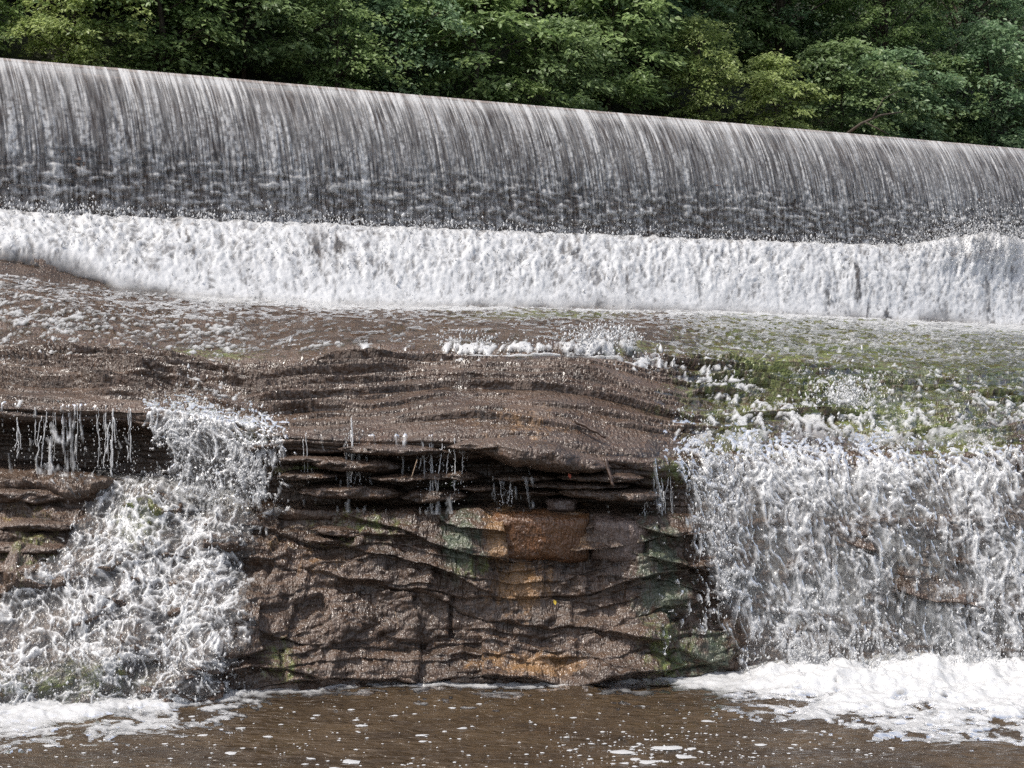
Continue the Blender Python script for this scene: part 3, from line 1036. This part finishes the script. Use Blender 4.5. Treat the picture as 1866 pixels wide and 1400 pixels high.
me, W4, N4, f4_ = curtain('left_veil', -340, 290, 420, 110, 7.4, zsh, lambda p: np.full(len(p), .22), .38, vmask, 43.0, .03, 3.6, .95, .04, .0)
v4 = add('water_veil', me, FALL, kind='structure')
v4['label'] = 'thin broken veil of water over the black undercut at far left'


def cmask(qx, qy, ff):
    g = lambda c, w: np.exp(-((qx - c) / w) ** 2)
    return .30 * g(560, 60) + .42 * g(640, 40) + .46 * g(795, 45) + .30 * g(720, 60) + .42 * g(930, 45) * (qy > 870) + .30 * g(1205, 45) + .14 * fbm(qx * .04, qy * .004, 2.5, 3)


me, W5, N5, f5_ = curtain('centre_veil', 520, 1250, 460, 110, 7.3, zsh, lambda p: np.full(len(p), .16), .38, cmask, 53.0, .03, 4.0, .6, .05, .0)
v5 = add('water_veil', me, FALL, kind='structure')
v5['label'] = 'sparse drips and threads of water over the dark layered ledges'
# left lower cascade over the mossy steps
r0, r1_ = int(np.searchsorted(vv, 0.95)), int(np.searchsorted(vv, 3.75))
c0, c1 = int(np.searchsorted(PX, -330)), int(np.searchsorted(PX, 560))
sub = (slice(r0, r1_), slice(c0, c1))
up = 2


def upsample(A, k):
    n, m = A.shape[:2]
    r = np.linspace(0, n - 1, (n - 1) * k + 1)
    c = np.linspace(0, m - 1, (m - 1) * k + 1)
    ri, ci = np.minimum(r.astype(int), n - 2), np.minimum(c.astype(int), m - 2)
    rf_, cf = (r - ri)[:, None], (c - ci)[None]
    if A.ndim == 3:
        rf_, cf = rf_[..., None], cf[..., None]
    g = lambda a, b: A[a][:, b]
    return (g(ri, ci) * (1 - cf) + g(ri, ci + 1) * cf) * (1 - rf_) + (g(ri + 1, ci) * (1 - cf) + g(ri + 1, ci + 1) * cf) * rf_


dsm = gsm(gsm(disp[sub], 4, 0), 4, 1)
P = upsample(BASE[sub] + BN[sub] * dsm[..., None], up)
N = upsample(BN[sub], up)
qx, qy = proj(P)
X, Z = P[..., 0], P[..., 2]
lft = np.interp(qy, [860, 900, 960, 1050, 1130, 1190, 1230, 1320], [190, 170, 120, 50, -60, -220, -300, -350])
rgt = np.interp(qy, [880, 930, 1000, 1100, 1200, 1290], [505, 500, 485, 468, 470, 455])
mk = sst(-60, 80, qx - lft + 70 * fbm(X * 2.5, Z * 3, .5, 3)) * (1 - sst(-60, 30, qx - rgt + 50 * fbm(X * 3, Z * 3, 5.5, 3)))
mk = mk * (.80 + .14 * np.exp(-((qy - 905) / 30) ** 2) * np.exp(-((qx - 350) / 130) ** 2) - .22 * np.exp(-(((qx - 300) / 190) ** 2 + ((qy - 1235) / 28) ** 2)) + .18 * np.exp(-((qy - 1195) / 12) ** 2) * (qx < 300)
           + .10 * np.exp(-(((qx - 240) / 120) ** 2 + ((qy - 1050) / 80) ** 2)))
mk = np.maximum(mk, .45 * np.exp(-(((qx - 130) / 110) ** 2 + ((qy - 880) / 30) ** 2)))
n1 = torn(X + .25 * Z, -Z * 1.1 - P[..., 1] * .3, 3.1, 2.6, 31.0)
n2 = fbm(X * 2.4, Z * 2.0, 31.5, 4, .6)
n3 = fbm(X * 15, Z * 12, 33.5, 3, .6)
fo = sst(.42, 1.6, n1 + .55 * fbm(X * 1.4, Z * 1.2, 37.5, 3) + .25 * n3 + 1.7 * (mk - .85))
fo = np.maximum(fo, .10 * sst(.3, .7, mk))
dd = .05 + .07 * (.6 * n1 - .45 + .9 * n2 + .3 * n3) * mk
W = P + (N * .75 + np.array([0, -.1, .25])) * dd[..., None]
f = grid_faces(*W.shape[:2], fo > .06)
co, f, at_ = compact(W.reshape(-1, 3), f, {'foam': fo * .95})
ll = add('cascade', fast_mesh('left_cascade', co, f, True, at_), FALL, kind='structure')
ll['label'] = 'churning white cascade spreading down mossy rock steps at lower left'
b1_ = spray(W3, N3, f3_, 2000, .05, .0065, rs)
b2_ = spray(W, N, fo, 3500, .04, .0065, rs, up=.02)
add('spray', drops_mesh('left_spray', np.concatenate([b1_[0], b2_[0]]), np.concatenate([b1_[1], b2_[1]])), DROP, kind='stuff',
    label='scattered drops around the white cascade at lower left', cat='spray')

# --- separate thin trickles falling past the dark undercut
TR = [(32, 745, 850, 1.0), (62, 748, 840, .8), (84, 750, 850, 1.1), (98, 748, 845, .7), (142, 745, 862, 1.25), (176, 748, 850, .8), (192, 748, 860, 1.0),
      (206, 750, 872, 1.7), (238, 752, 872, 1.1), (556, 800, 900, .7), (640, 770, 880, 1.4), (655, 800, 880, .7), (770, 806, 900, .9), (786, 806, 930, 1.3),
      (806, 806, 905, .9), (828, 808, 915, 1.0), (845, 815, 890, .6), (912, 880, 922, .6), (930, 882, 920, .6), (1176, 900, 945, .8), (1205, 880, 960, 1.0), (1222, 870, 990, 1.2)]
tl = ['leftmost thin water strand falling past the black undercut at left', 'second water strand from the left in the black undercut',
      'third water strand from the left in the black undercut', 'faint fourth water strand from the left in the black undercut',
      'lone straight water strand in the middle of the black undercut', 'faint strand just left of the two thick ones in the black undercut',
      'strand beside the thickest one in the black undercut', 'thickest white strand in the black undercut at left', 'strand nearest the ragged left fall in the black undercut',
      'faint strand right of the ragged left fall', 'long bright strand over the dark ledges left of centre', 'short strand right of the long bright one left of centre',
      'leftmost of the close strands falling on the green stained rock', 'longest of the close strands falling on the green stained rock',
      'strand right of the longest one above the green stained rock', 'bright strand above the right side of the green stain', 'rightmost faint strand above the green stained rock',
      'short left strand in the black slot under the overhang', 'short right strand in the black slot under the overhang',
      'small strand left of the right waterfall', 'middle strand at the left edge of the right waterfall', 'long strand touching the left edge of the right waterfall']
for k, (px, y0, y1, th) in enumerate(TR):
    rr = np.random.RandomState(100 + k)
    lipP, _ = base_at(np.array([px]), np.array([7.1]))
    Yl = lipP[0, 1] - .10
    s = Soup()
    for j in range(2 + int(th * 2.2)):
        n = 26
        f_ = np.linspace(0, 1, n)
        py = y0 - 6 + (y1 - y0 + 8) * f_ ** 1.0
        w = np.cumsum(rr.normal(0, .8, n)) * (1 if j else .6) * 1.2 + rr.normal(0, 1.2) * f_ * 3
        off = rr.normal(0, 3.2 * th) if j else 0
        p = at(px + w + off * (0.3 + f_ * .9), py + rr.uniform(-4, 4), Yl - .10 * f_ + rr.normal(0, .02))
        rad = (.0060 * th * rr.uniform(.45, 1.1)) * np.clip(.55 + .9 * np.abs(np.sin(f_ * rr.uniform(9, 22) + rr.rand() * 6)) * rr.uniform(.5, 1.2, n), .2, 2)
        a, b = sorted(rr.choice(n, 2, replace=False)) if j > 0 else (0, n - 1 - rr.randint(0, 8))
        if b - a > 4:
            s.tube(p[a:b + 1], rad[a:b + 1], 5)
    m = int(40 * th)
    f_ = rr.rand(m)
    p = at(px + rr.normal(0, 8 * th, m), y0 + (y1 - y0) * f_ + 8, Yl - .1 * f_ + rr.normal(0, .05, m))
    for q in p:
        r = rr.uniform(.003, .008)
        s.add(q + OCT * r * [1, 1, rr.uniform(1, 2.5)], OCTF)
    me = s.mesh('water_trickle')
    add('water_trickle', me, DROP, label=tl[k], cat='water trickle', group='thin trickles falling from the rock ledges')

# ------------------------------------------------------------------ pool
gx = np.linspace(-14, 14, 320)
gy = np.concatenate([np.linspace(1, 14, 24, endpoint=False), np.linspace(14, 22.5, 170)])
GX, GY = np.meshgrid(gx, gy)
pool_z = lambda a, b: .026 * fbm(a * .9 + b * .2, b * 1.5, .5, 3) + .034 * fbm(a * 2.2 - b * .5, b * 3.4, 2.5, 3)
gz = pool_z(GX, GY)
pool = add('pool', fast_mesh('pool', np.stack([GX, GY, gz], -1), grid_faces(len(gy), len(gx))), POOL, kind='structure')
pool['label'] = 'brown rippled pool at the foot of the rocks'
nc, nr = 760, 150
pxs = np.linspace(-350, 2250, nc)[None] + np.zeros((nr, 1))
pys = np.linspace(1195, 1375, nr)[:, None] + np.zeros((1, nc))
P = at(pxs, pys, depth_on(pxs, pys, 0.0))
X, Y = P[..., 0], P[..., 1]
lo = np.interp(pxs, [-350, 0, 150, 300, 430, 500, 600, 680, 820, 900, 1000, 1060, 1200, 1260, 1330, 1430, 1550, 1700, 1866, 2250],
               [1345, 1332, 1322, 1303, 1280, 1268, 1261, 1256, 1255, 1263, 1260, 1254, 1255, 1260, 1266, 1280, 1302, 1318, 1328, 1335])
up_ = np.interp(pxs, COLS, wl) - 8
body = np.clip((lo - pys) / np.maximum(lo - up_, 4), 0, 1)
thick = np.interp(pxs, [-350, 400, 560, 1250, 1350, 1500, 2250], [.8, .7, .2, .2, .6, 1.0, 1.0])
nz = lace(X, Y, 2.6, 2.8, 41.0) + .5 * fbm(X * 3, Y * 3, 1.5, 4, .6) + .2 * fbm(X * 16, Y * 14, 2.5, 3)
fo = sst(.15, .75, nz * .95 + 1.2 * body * (.55 + .45 * thick) - .15 * (1 - thick))
wisps = .75 * sst(.95, 1.25, nz + .75 * sst(-70, 0, lo - pys) * sst(.25, .8, thick)) * sst(-65, -5, lo - pys)
fo = np.clip(np.maximum(fo * sst(-14, 16, lo - pys + 14 * fbm(X * 2.2, Y * 2.5, 7.5, 4, .6)), wisps), 0, 1)
hump = fbm(X * 2.2, Y * 2.0, 9.5, 4, .55)
P[..., 2] = .008 + pool_z(X, Y) + fo * (.012 + .02 * fbm(X * 9, Y * 9, 3.3, 3) + .10 * thick * np.clip(.5 + hump, 0, 2) * sst(.1, .7, body) + .10 * sst(1300, 1500, pxs) * sst(.45, .9, body) * np.clip(.6 + hump, 0, 2))
f = grid_faces(nr, nc, fo > .03)
co, f, at_ = compact(P.reshape(-1, 3), f, {'foam': fo * .95})
fm = add('foam', fast_mesh('foam', co, f, True, at_), FILM, kind='stuff', label='white foam piled along the edge of the pool below the falls', cat='foam')
# floating flecks
s = Soup()
rr = np.random.RandomState(5)
FX, FY, FR = [], [], []
for k in range(620):
    px, py = rr.uniform(-60, 1650), 1258 + 145 * rr.rand() ** .8
    if rr.rand() < .25:
        px, py = rr.normal(1190, 90), rr.uniform(1335, 1398)
    r = .010 * rr.lognormal(0, .55)
    FX.append(px); FY.append(py); FR.append(r)
for px, py, r in [(1215, 1362, .16), (1130, 1372, .13), (1250, 1380, .15), (1180, 1391, .12), (660, 1325, .08), (770, 1350, .05), (810, 1333, .05), (640, 1292, .06), (1050, 1368, .03),
                  (370, 1340, .09), (420, 1372, .10), (640, 1385, .13), (90, 1362, .08), (1165, 1352, .04), (1155, 1358, .05), (720, 1303, .05), (570, 1308, .05), (1045, 1310, .04)]:
    FX.append(px); FY.append(py); FR.append(r * .6)
for px, py, r in zip(FX, FY, FR):
    if py < np.interp(px, COLS, wl) + 6:
        continue
    c = at(px, py, depth_on(px, py, .0))
    n = 9
    an = np.arange(n) / n * 6.283
    rad = r * rr.uniform(.6, 1.2, n)
    ex = rr.uniform(1.0, 1.9)
    tw = rr.normal(0, .35)
    dx, dy = np.cos(an) * rad * ex, np.sin(an) * rad * 1.1
    q = np.stack([dx * math.cos(tw) - dy * math.sin(tw), dx * math.sin(tw) + dy * math.cos(tw), np.full(n, .0)], 1)
    zb = float(pool_z(c[0], c[1]))
    base = np.array([c[0], c[1], zb + .004])
    V = np.concatenate([base + q, [base + [0, 0, .006 + r * .06]]])
    s.add(V, np.array([[i, (i + 1) % n, n] for i in range(n)]))
add('foam_flecks', s.mesh('foam_flecks'), DROP, kind='stuff', label='small white flecks of foam floating on the brown pool', cat='foam')

# ------------------------------------------------------------------ rock pieces in the broken face
def slab_piece(cx, cy, wpx, hpx, Y, depth, seed, tilt=0.0, jag=.12, mat=None, name='rock_slab', boxy=False):
    """weathered slab: irregular outline tapering at its ends, broken front, real thickness"""
    rr = np.random.RandomState(seed)
    a = at(cx, cy, Y)
    w, h = wpx * Y / FPX, hpx * Y / FPX
    nu, nw = 30, 10
    u = np.linspace(-1, 1, nu)[None]
    q = np.linspace(-1, 1, nw)[:, None]
    taper = np.clip(1 - np.abs(u) ** (16 if boxy else rr.uniform(3, 6)), .02 if not boxy else .5, 1)
    hh = (.5 * h + 0 * taper) if boxy else .5 * h * taper * (1 + .35 * fbm(u * w * 1.5 + seed, 0 * u, .5, 3))
    zz = q * hh + .10 * h * fbm(u * w * 1.2 + seed * 2, 0 * u, 2.5, 3)
    xx = u * w * .5 + .03 * fbm(q * 3 + seed, u * 3, 4.5, 2)
    nose = depth * .32 * (1 - np.abs(q) ** 3.5) * (taper ** .5)
    chip = .14 * fbm(u * w * 2.2 + seed * 3, q * .8, 6.5, 4, .55) + .03 * fbm(u * w * 8, q * h * 9 + seed, 3.5, 3)
    if boxy:
        nose, chip = depth * .32 * (1 - np.abs(q) ** 9) * (1 - np.abs(u) ** 12), chip * .35
    yy = -nose - chip * min(1, 4 * h + .3) + depth * .25 * np.abs(u) ** 2
    R_ = np.stack(np.broadcast_arrays(xx, yy, zz), -1)
    bk0, bk1 = R_[:1].copy(), R_[-1:].copy()
    bk0[..., 1] = depth
    bk1[..., 1] = depth
    R_ = np.concatenate([bk0, R_, bk1])
    c, s_ = math.cos(tilt), math.sin(tilt)
    R_ = np.stack([R_[..., 0] * c - R_[..., 2] * s_, R_[..., 1], R_[..., 0] * s_ + R_[..., 2] * c], -1)
    me = fast_mesh(name, R_, grid_faces(*R_.shape[:2]), True)
    return add(name, me, mat or ROCKP, bedrock, loc=a)


OCHRE = rock_material('ochre_wet_rock', False, (lin(82, 58, 42), lin(118, 88, 62), lin(102, 68, 42), lin(64, 48, 38)))
GREYR = rock_material('grey_wet_rock', False, (lin(72, 62, 58), lin(118, 104, 98), lin(92, 76, 66), lin(58, 48, 44)))
sd_ = 200
for (cx, cy, w, h, Y, d, tl_, mt) in [
        (985, 832, 270, 50, 20.26, .8, .17, None), (890, 812, 150, 20, 20.30, .5, -.04, None), (1095, 872, 160, 16, 20.38, .45, .02, None),
        (1050, 886, 200, 12, 20.42, .45, .01, None), (1110, 902, 190, 22, 20.42, .5, .05, None),
        (960, 872, 130, 14, 20.55, .4, .0, None), (1024, 920, 56, 24, 20.56, .4, .0, GREYR), (985, 899, 90, 12, 20.62, .4, .02, None),
        (650, 850, 170, 26, 20.56, .5, .03, None), (730, 872, 130, 12, 20.50, .5, -.02, None), (640, 898, 200, 24, 20.56, .5, .03, None), (720, 822, 210, 18, 20.48, .5, .02, None),
        (560, 868, 120, 14, 20.58, .5, -.03, None), (820, 868, 120, 18, 20.56, .4, .02, None), (790, 905, 130, 24, 20.52, .4, -.03, None), (870, 890, 90, 12, 20.6, .4, .02, None),
        (980, 980, 185, 88, 20.34, .4, .02, OCHRE), (1128, 985, 105, 84, 20.42, .4, .06, GREYR),
        (620, 970, 110, 16, 20.45, .4, .08, None), (590, 985, 80, 14, 20.42, .4, .05, None), (50, 905, 160, 26, 20.75, .5, .03, None), (60, 960, 170, 22, 20.45, .5, .0, None),
        (45, 1000, 150, 20, 20.15, .5, .03, None), (50, 1040, 140, 20, 19.9, .5, .0, None), (480, 815, 70, 12, 20.75, .4, -.1, None), (560, 838, 110, 10, 20.62, .4, .02, None)]:
    sd_ += 1
    slab_piece(cx, cy, w, h, Y, d, sd_, -tl_, .10, mt, boxy=mt is not None)

# ------------------------------------------------------------------ sticks and leaves on the rock
def on_rock(px, py, lo=0.9, hi=9.0):
    c = int(round(np.interp(px, PX, np.arange(NC))))
    a = (vv >= lo) & (vv <= hi)
    rpx, rpy = proj(RP[a, c])
    i = np.argmin(np.abs(rpy - py) + .004 * RP[a, c][:, 1])
    return RP[a, c][i]


def stick(pts, r, name, mat, label, cat, lift=.02):
    P = np.array([on_rock(*p[:2]) + [0, -.02, lift + (p[2] if len(p) > 2 else 0)] for p in pts])
    t = np.linspace(0, 1, len(P))
    tt_ = np.linspace(0, 1, 9)
    Q = np.stack([np.interp(tt_, t, P[:, k]) for k in range(3)], 1)
    Q[1:-1] += np.random.RandomState(len(label)).normal(0, r * .25, (7, 3))
    s = Soup()
    s.tube(Q, np.linspace(r, r * .65, 9), 7)
    return add(name, s.mesh(name), mat, label=label, cat=cat)


stick([(1048, 779), (1104, 811)], .026, 'stick', STICK, 'dark wet stick lying across the top of the central rock', 'stick', .10)
a, b = at(1103, 834, 20.22), at(1117, 887, 20.05)
s = Soup()
s.tube(np.linspace(a, b, 9) + np.random.RandomState(4).normal(0, .004, (9, 3)), np.linspace(.024, .018, 9), 7)
s.tube(np.linspace(at(1108, 850, 20.2), at(1121, 874, 20.2), 5), .005, 5)
add('stick', s.mesh('stick'), STICK, label='pale ended stick standing against the layered ledge below the other stick', cat='stick')
s = Soup()
s.tube(np.linspace(at(750, 870, 20.25), at(760, 838, 20.35), 6), .006, 5)
add('twig', s.mesh('twig'), DRYTWIG, label='thin dry twig leaning in the dark recess left of centre', cat='twig')
s = Soup()
s.tube(np.linspace(at(720, 1115, 19.85), at(727, 1143, 19.8), 6), .005, 5)
add('twig', s.mesh('twig'), DRYTWIG, label='tiny twig on the lower rock face near the pool', cat='twig')
for nm, px, py, Y, mt, lb in (('fallen_leaf', 1011, 1098, 20.0, YELLOW, 'small yellow leaf stuck to the lower rock face'), ('fallen_leaf', 1038, 868, 20.15, RED, 'small red brown leaf on the layered ledge under the overhang')):
    c = at(px, py, Y)
    V = .65 * np.array([[-.02, 0, .05], [.025, -.012, .03], [.03, -.015, -.01], [.012, 0, -.05], [-.012, .006, -.03], [-.028, .01, .01], [0, .008, 0]])
    add(nm, fast_mesh(nm, V, np.array([[i, (i + 1) % 6, 6] for i in range(6)])), mt, label=lb, cat='leaf', loc=c)

# ------------------------------------------------------------------ wooded bank behind the dam
def dpos(t, o, z=0.0):
    xy = D_BASE0 + t * D_DIR + (cr_o + o) * D_BACK
    return np.array([xy[0], xy[1], z])


nt_, no_ = 120, 60
tg = np.linspace(-40, 80, nt_)[None] + np.zeros((no_, 1))
og = np.linspace(3.0, 60, no_)[:, None] + np.zeros((1, nt_))
xy = D_BASE0 + tg[..., None] * D_DIR + (cr_o + og)[..., None] * D_BACK
hz = DAM_TOP_Z - .3 + .55 * np.clip(og - 3.6, 0, 99) + .5 * fbm(tg * .15, og * .15, .5, 4) * sst(3, 8, og)
add('wooded_bank', fast_mesh('wooded_bank', np.concatenate([xy, hz[..., None]], -1), grid_faces(no_, nt_)), SOIL, kind='structure')


def ground_z(t, o):
    return DAM_TOP_Z - .3 + .55 * max(o - 3.6, 0)


LEAF = np.array([[0, 0, 0], [.30, -.26, .05], [.68, -.20, .04], [1.0, 0, -.05], [.68, .20, .04], [.30, .26, .05]])
LEAFF = np.array([[0, 1, 2], [0, 2, 3], [0, 3, 4], [0, 4, 5]])


def make_tree(seed, H, R, low, nclus, nleaf, lsize, lean=(0, 0)):
    """returns trunk mesh and crown mesh: limbs end in flat sprays of leaves"""
    rr = np.random.RandomState(seed)
    wood = Soup()
    n = 12
    f_ = np.linspace(0, 1, n)
    tr = np.stack([lean[0] * f_ ** 1.5 + np.cumsum(rr.normal(0, .05, n)), lean[1] * f_ ** 1.5 + np.cumsum(rr.normal(0, .05, n)), H * .92 * f_], 1)
    tr[0, :2] = 0
    r0 = .028 * H ** .9 * .7
    wood.tube(tr, r0 * (1 - f_ * .85) + .01, 8)
    cl, dirs = [], []
    while len(cl) < nclus:
        z = low + (1 - low) * rr.rand() ** .9
        ang = rr.rand() * 6.283
        prof = (np.sin(np.clip((z - low) / (1 - low), 0.02, 1) * math.pi * .86 + .30)) ** .6
        lob = .75 + .35 * math.sin(ang * 3 + seed) + .22 * math.sin(ang * 5 + z * 9)
        rad = R * max(prof, .1) * lob * (rr.rand() ** .38)
        c = np.array([np.interp(z, f_, tr[:, 0]) + math.cos(ang) * rad, np.interp(z, f_, tr[:, 1]) + math.sin(ang) * rad, z * H])
        cl.append(c)
        dirs.append(ang)
    cl = np.array(cl)
    # limbs
    order = rr.permutation(nclus)[: max(10, nclus // 4)]
    for i in order:
        zt = max(.10, cl[i, 2] / H - .12 - .1 * rr.rand())
        a = np.array([np.interp(zt, f_, tr[:, 0]), np.interp(zt, f_, tr[:, 1]), zt * H * .92])
        m = (a + cl[i]) / 2 + [0, 0, .25] + rr.normal(0, .12, 3)
        g = np.linspace(0, 1, 6)[:, None]
        path = a * (1 - g) ** 2 + 2 * m * g * (1 - g) + cl[i] * g * g
        wood.tube(path, np.linspace(r0 * .28, .008, 6), 5)
    V, F = [], []
    k = 0
    for c, ang in zip(cl, dirs):
        m = int(nleaf * rr.uniform(.6, 1.4))
        sr = rr.uniform(.35, .75)
        # flat spray hanging outwards and down
        d = np.array([math.cos(ang), math.sin(ang), 0])
        e = np.array([-d[1], d[0], 0])
        a1, a2 = rr.normal(.05, sr * .62, m), rr.normal(0, sr * .42, m)
        pos = c + d * a1[:, None] + e * a2[:, None]
        pos[:, 2] += -.28 * a1 - .25 * a2 ** 2 / sr + rr.normal(0, .09, m)
        hd = ang + rr.normal(0, .9, m) + np.arctan2(a2, a1 + .5) * .5
        pit = rr.normal(-.30, .35, m)
        rol = rr.normal(0, .5, m)
        ls = lsize * rr.uniform(.6, 1.25, m)
        ux = np.stack([np.cos(hd) * np.cos(pit), np.sin(hd) * np.cos(pit), np.sin(pit)], -1)
        side = np.stack([-np.sin(hd), np.cos(hd), 0 * hd], -1)
        up = np.cross(ux, side)
        sd2 = side * np.cos(rol)[:, None] + up * np.sin(rol)[:, None]
        up2 = np.cross(ux, sd2)
        L_ = LEAF[None] * ls[:, None, None]
        q = pos[:, None] + L_[..., :1] * ux[:, None] + L_[..., 1:2] * sd2[:, None] + L_[..., 2:] * up2[:, None]
        V.append(q.reshape(-1, 3))
        F.append((LEAFF[None] + (np.arange(m) * 6)[:, None, None]).reshape(-1, 3) + k)
        k += m * 6
    crown = fast_mesh('crown', np.concatenate(V), np.concatenate(F), False)
    crown.materials.append(None)
    tm = wood.mesh('trunk')
    tm.materials.append(BARK)
    return tm, crown


LM = {
    'deep': leaf_material('leaf_deep_green', lin(94, 116, 76), lin(134, 154, 104)),
    'mid': leaf_material('leaf_mid_green', lin(106, 131, 80), lin(150, 170, 112)),
    'yellow': leaf_material('leaf_yellow_green', lin(130, 148, 86), lin(174, 187, 122)),
    'blue': leaf_material('leaf_bluish_green', lin(92, 120, 88), lin(134, 158, 118)),
}
SHRUB = [make_tree(21, 4.2, 2.3, .05, 105, 72, .17), make_tree(22, 4.6, 2.1, .04, 105, 72, .16), make_tree(23, 3.6, 2.5, .05, 95, 72, .19)]
TREE = [make_tree(31, 9.5, 3.4, .16, 220, 66, .18, (.4, -.5)), make_tree(32, 10.5, 3.2, .22, 220, 66, .17, (-.3, -.6)), make_tree(33, 8.5, 3.6, .12, 210, 66, .20, (.2, -.4))]


def place(kind, variants, i, t, o, sc_, rz, lm, label, group, dz=0.0):
    tm, cm = variants[i]
    p = dpos(t, o, ground_z(t, o) - .05 + dz)
    e = bpy.data.objects.new(kind, None)
    COL.objects.link(e)
    e.location = p
    e.rotation_euler = (0, 0, rz)
    e.scale = (sc_, sc_, sc_)
    e['label'], e['category'], e['group'] = label, 'tree' if 'tree' in kind else 'shrub', group
    a = add('trunk', tm, None, e)
    b = add('crown', cm, None, e)
    b.material_slots[0].link = 'OBJECT'
    b.material_slots[0].material = LM[lm]
    return e


ORD = ['first', 'second', 'third', 'fourth', 'fifth', 'sixth', 'seventh', 'eighth', 'ninth', 'tenth', 'eleventh', 'twelfth', 'thirteenth', 'fourteenth', 'fifteenth', 'sixteenth', 'seventeenth', 'eighteenth', 'nineteenth', 'twentieth', 'twenty-first', 'twenty-second', 'twenty-third', 'twenty-fourth']
CN = {'deep': 'deep green', 'mid': 'mid green', 'yellow': 'yellowish green', 'blue': 'bluish green'}
rr = np.random.RandomState(77)
front = ['mid', 'deep', 'yellow', 'mid', 'yellow', 'mid', 'deep', 'mid', 'blue', 'mid', 'deep', 'mid', 'yellow', 'yellow', 'deep', 'blue', 'deep', 'blue', 'deep', 'blue', 'mid', 'deep']
t = -7.0
for k, lm in enumerate(front):
    place('shrub', SHRUB, rr.randint(3), t, 4.6 + rr.uniform(-.4, 1.4), rr.uniform(.65, 1.15), rr.rand() * 6.28, lm,
          '%s shrub at the dam crest, %s from the left in the front row' % (CN[lm], ORD[k]), 'shrubs behind the dam crest')
    t += rr.uniform(2.0, 3.4)
t = -10.0
mids = ['mid', 'yellow', 'deep', 'mid', 'deep', 'mid', 'yellow', 'mid', 'yellow', 'blue', 'deep', 'blue', 'mid', 'blue', 'deep']
for k, lm in enumerate(mids):
    place('tree', TREE, rr.randint(3), t, 7.6 + rr.uniform(-.8, 1.6), rr.uniform(.75, 1.1), rr.rand() * 6.28, lm,
          '%s broadleaf tree behind the shrubs, %s from the left in its row' % (CN[lm], ORD[k]), 'trees on the wooded bank')
    t += rr.uniform(3.2, 4.6)
t = -12.0
for k in range(15):
    lm = ['deep', 'mid', 'deep', 'blue'][k % 4]
    place('tree', TREE, rr.randint(3), t, 13.5 + rr.uniform(-1.5, 2.5), rr.uniform(1.0, 1.35), rr.rand() * 6.28, lm,
          '%s tall tree in the dim back row, %s from the left' % (CN[lm], ORD[k]), 'tall trees at the back of the bank')
    t += rr.uniform(4.2, 5.6)
t = -9.0
for k in range(16):
    lm = ['mid', 'deep', 'blue', 'deep'][k % 4]
    place('shrub', SHRUB, rr.randint(3), t, 10.5 + rr.uniform(-1.0, 1.5), rr.uniform(1.0, 1.4), rr.rand() * 6.28, lm,
          '%s undergrowth shrub among the trunks behind, %s from the left' % (CN[lm], ORD[k]), 'undergrowth among the trees')
    t += rr.uniform(2.8, 3.8)
# bare branch over the crest at right
s = Soup()
pts = np.array([at(1543, 244, 50.5), at(1570, 225, 50.5), at(1605, 210, 50.6), at(1645, 204, 50.8)])
s.tube(pts, [.045, .04, .03, .015], 6)
s.tube(np.array([at(1575, 222, 50.5), at(1600, 235, 50.4), at(1622, 246, 50.4)]), [.025, .02, .008], 5)
s.tube(np.array([at(1590, 215, 50.5), at(1610, 180, 50.7), at(1640, 165, 50.9)]), [.02, .015, .006], 5)
add('bare_branch', s.mesh('bare_branch'), BARK, label='bare fallen branch arching over the dam crest at right', cat='branch')
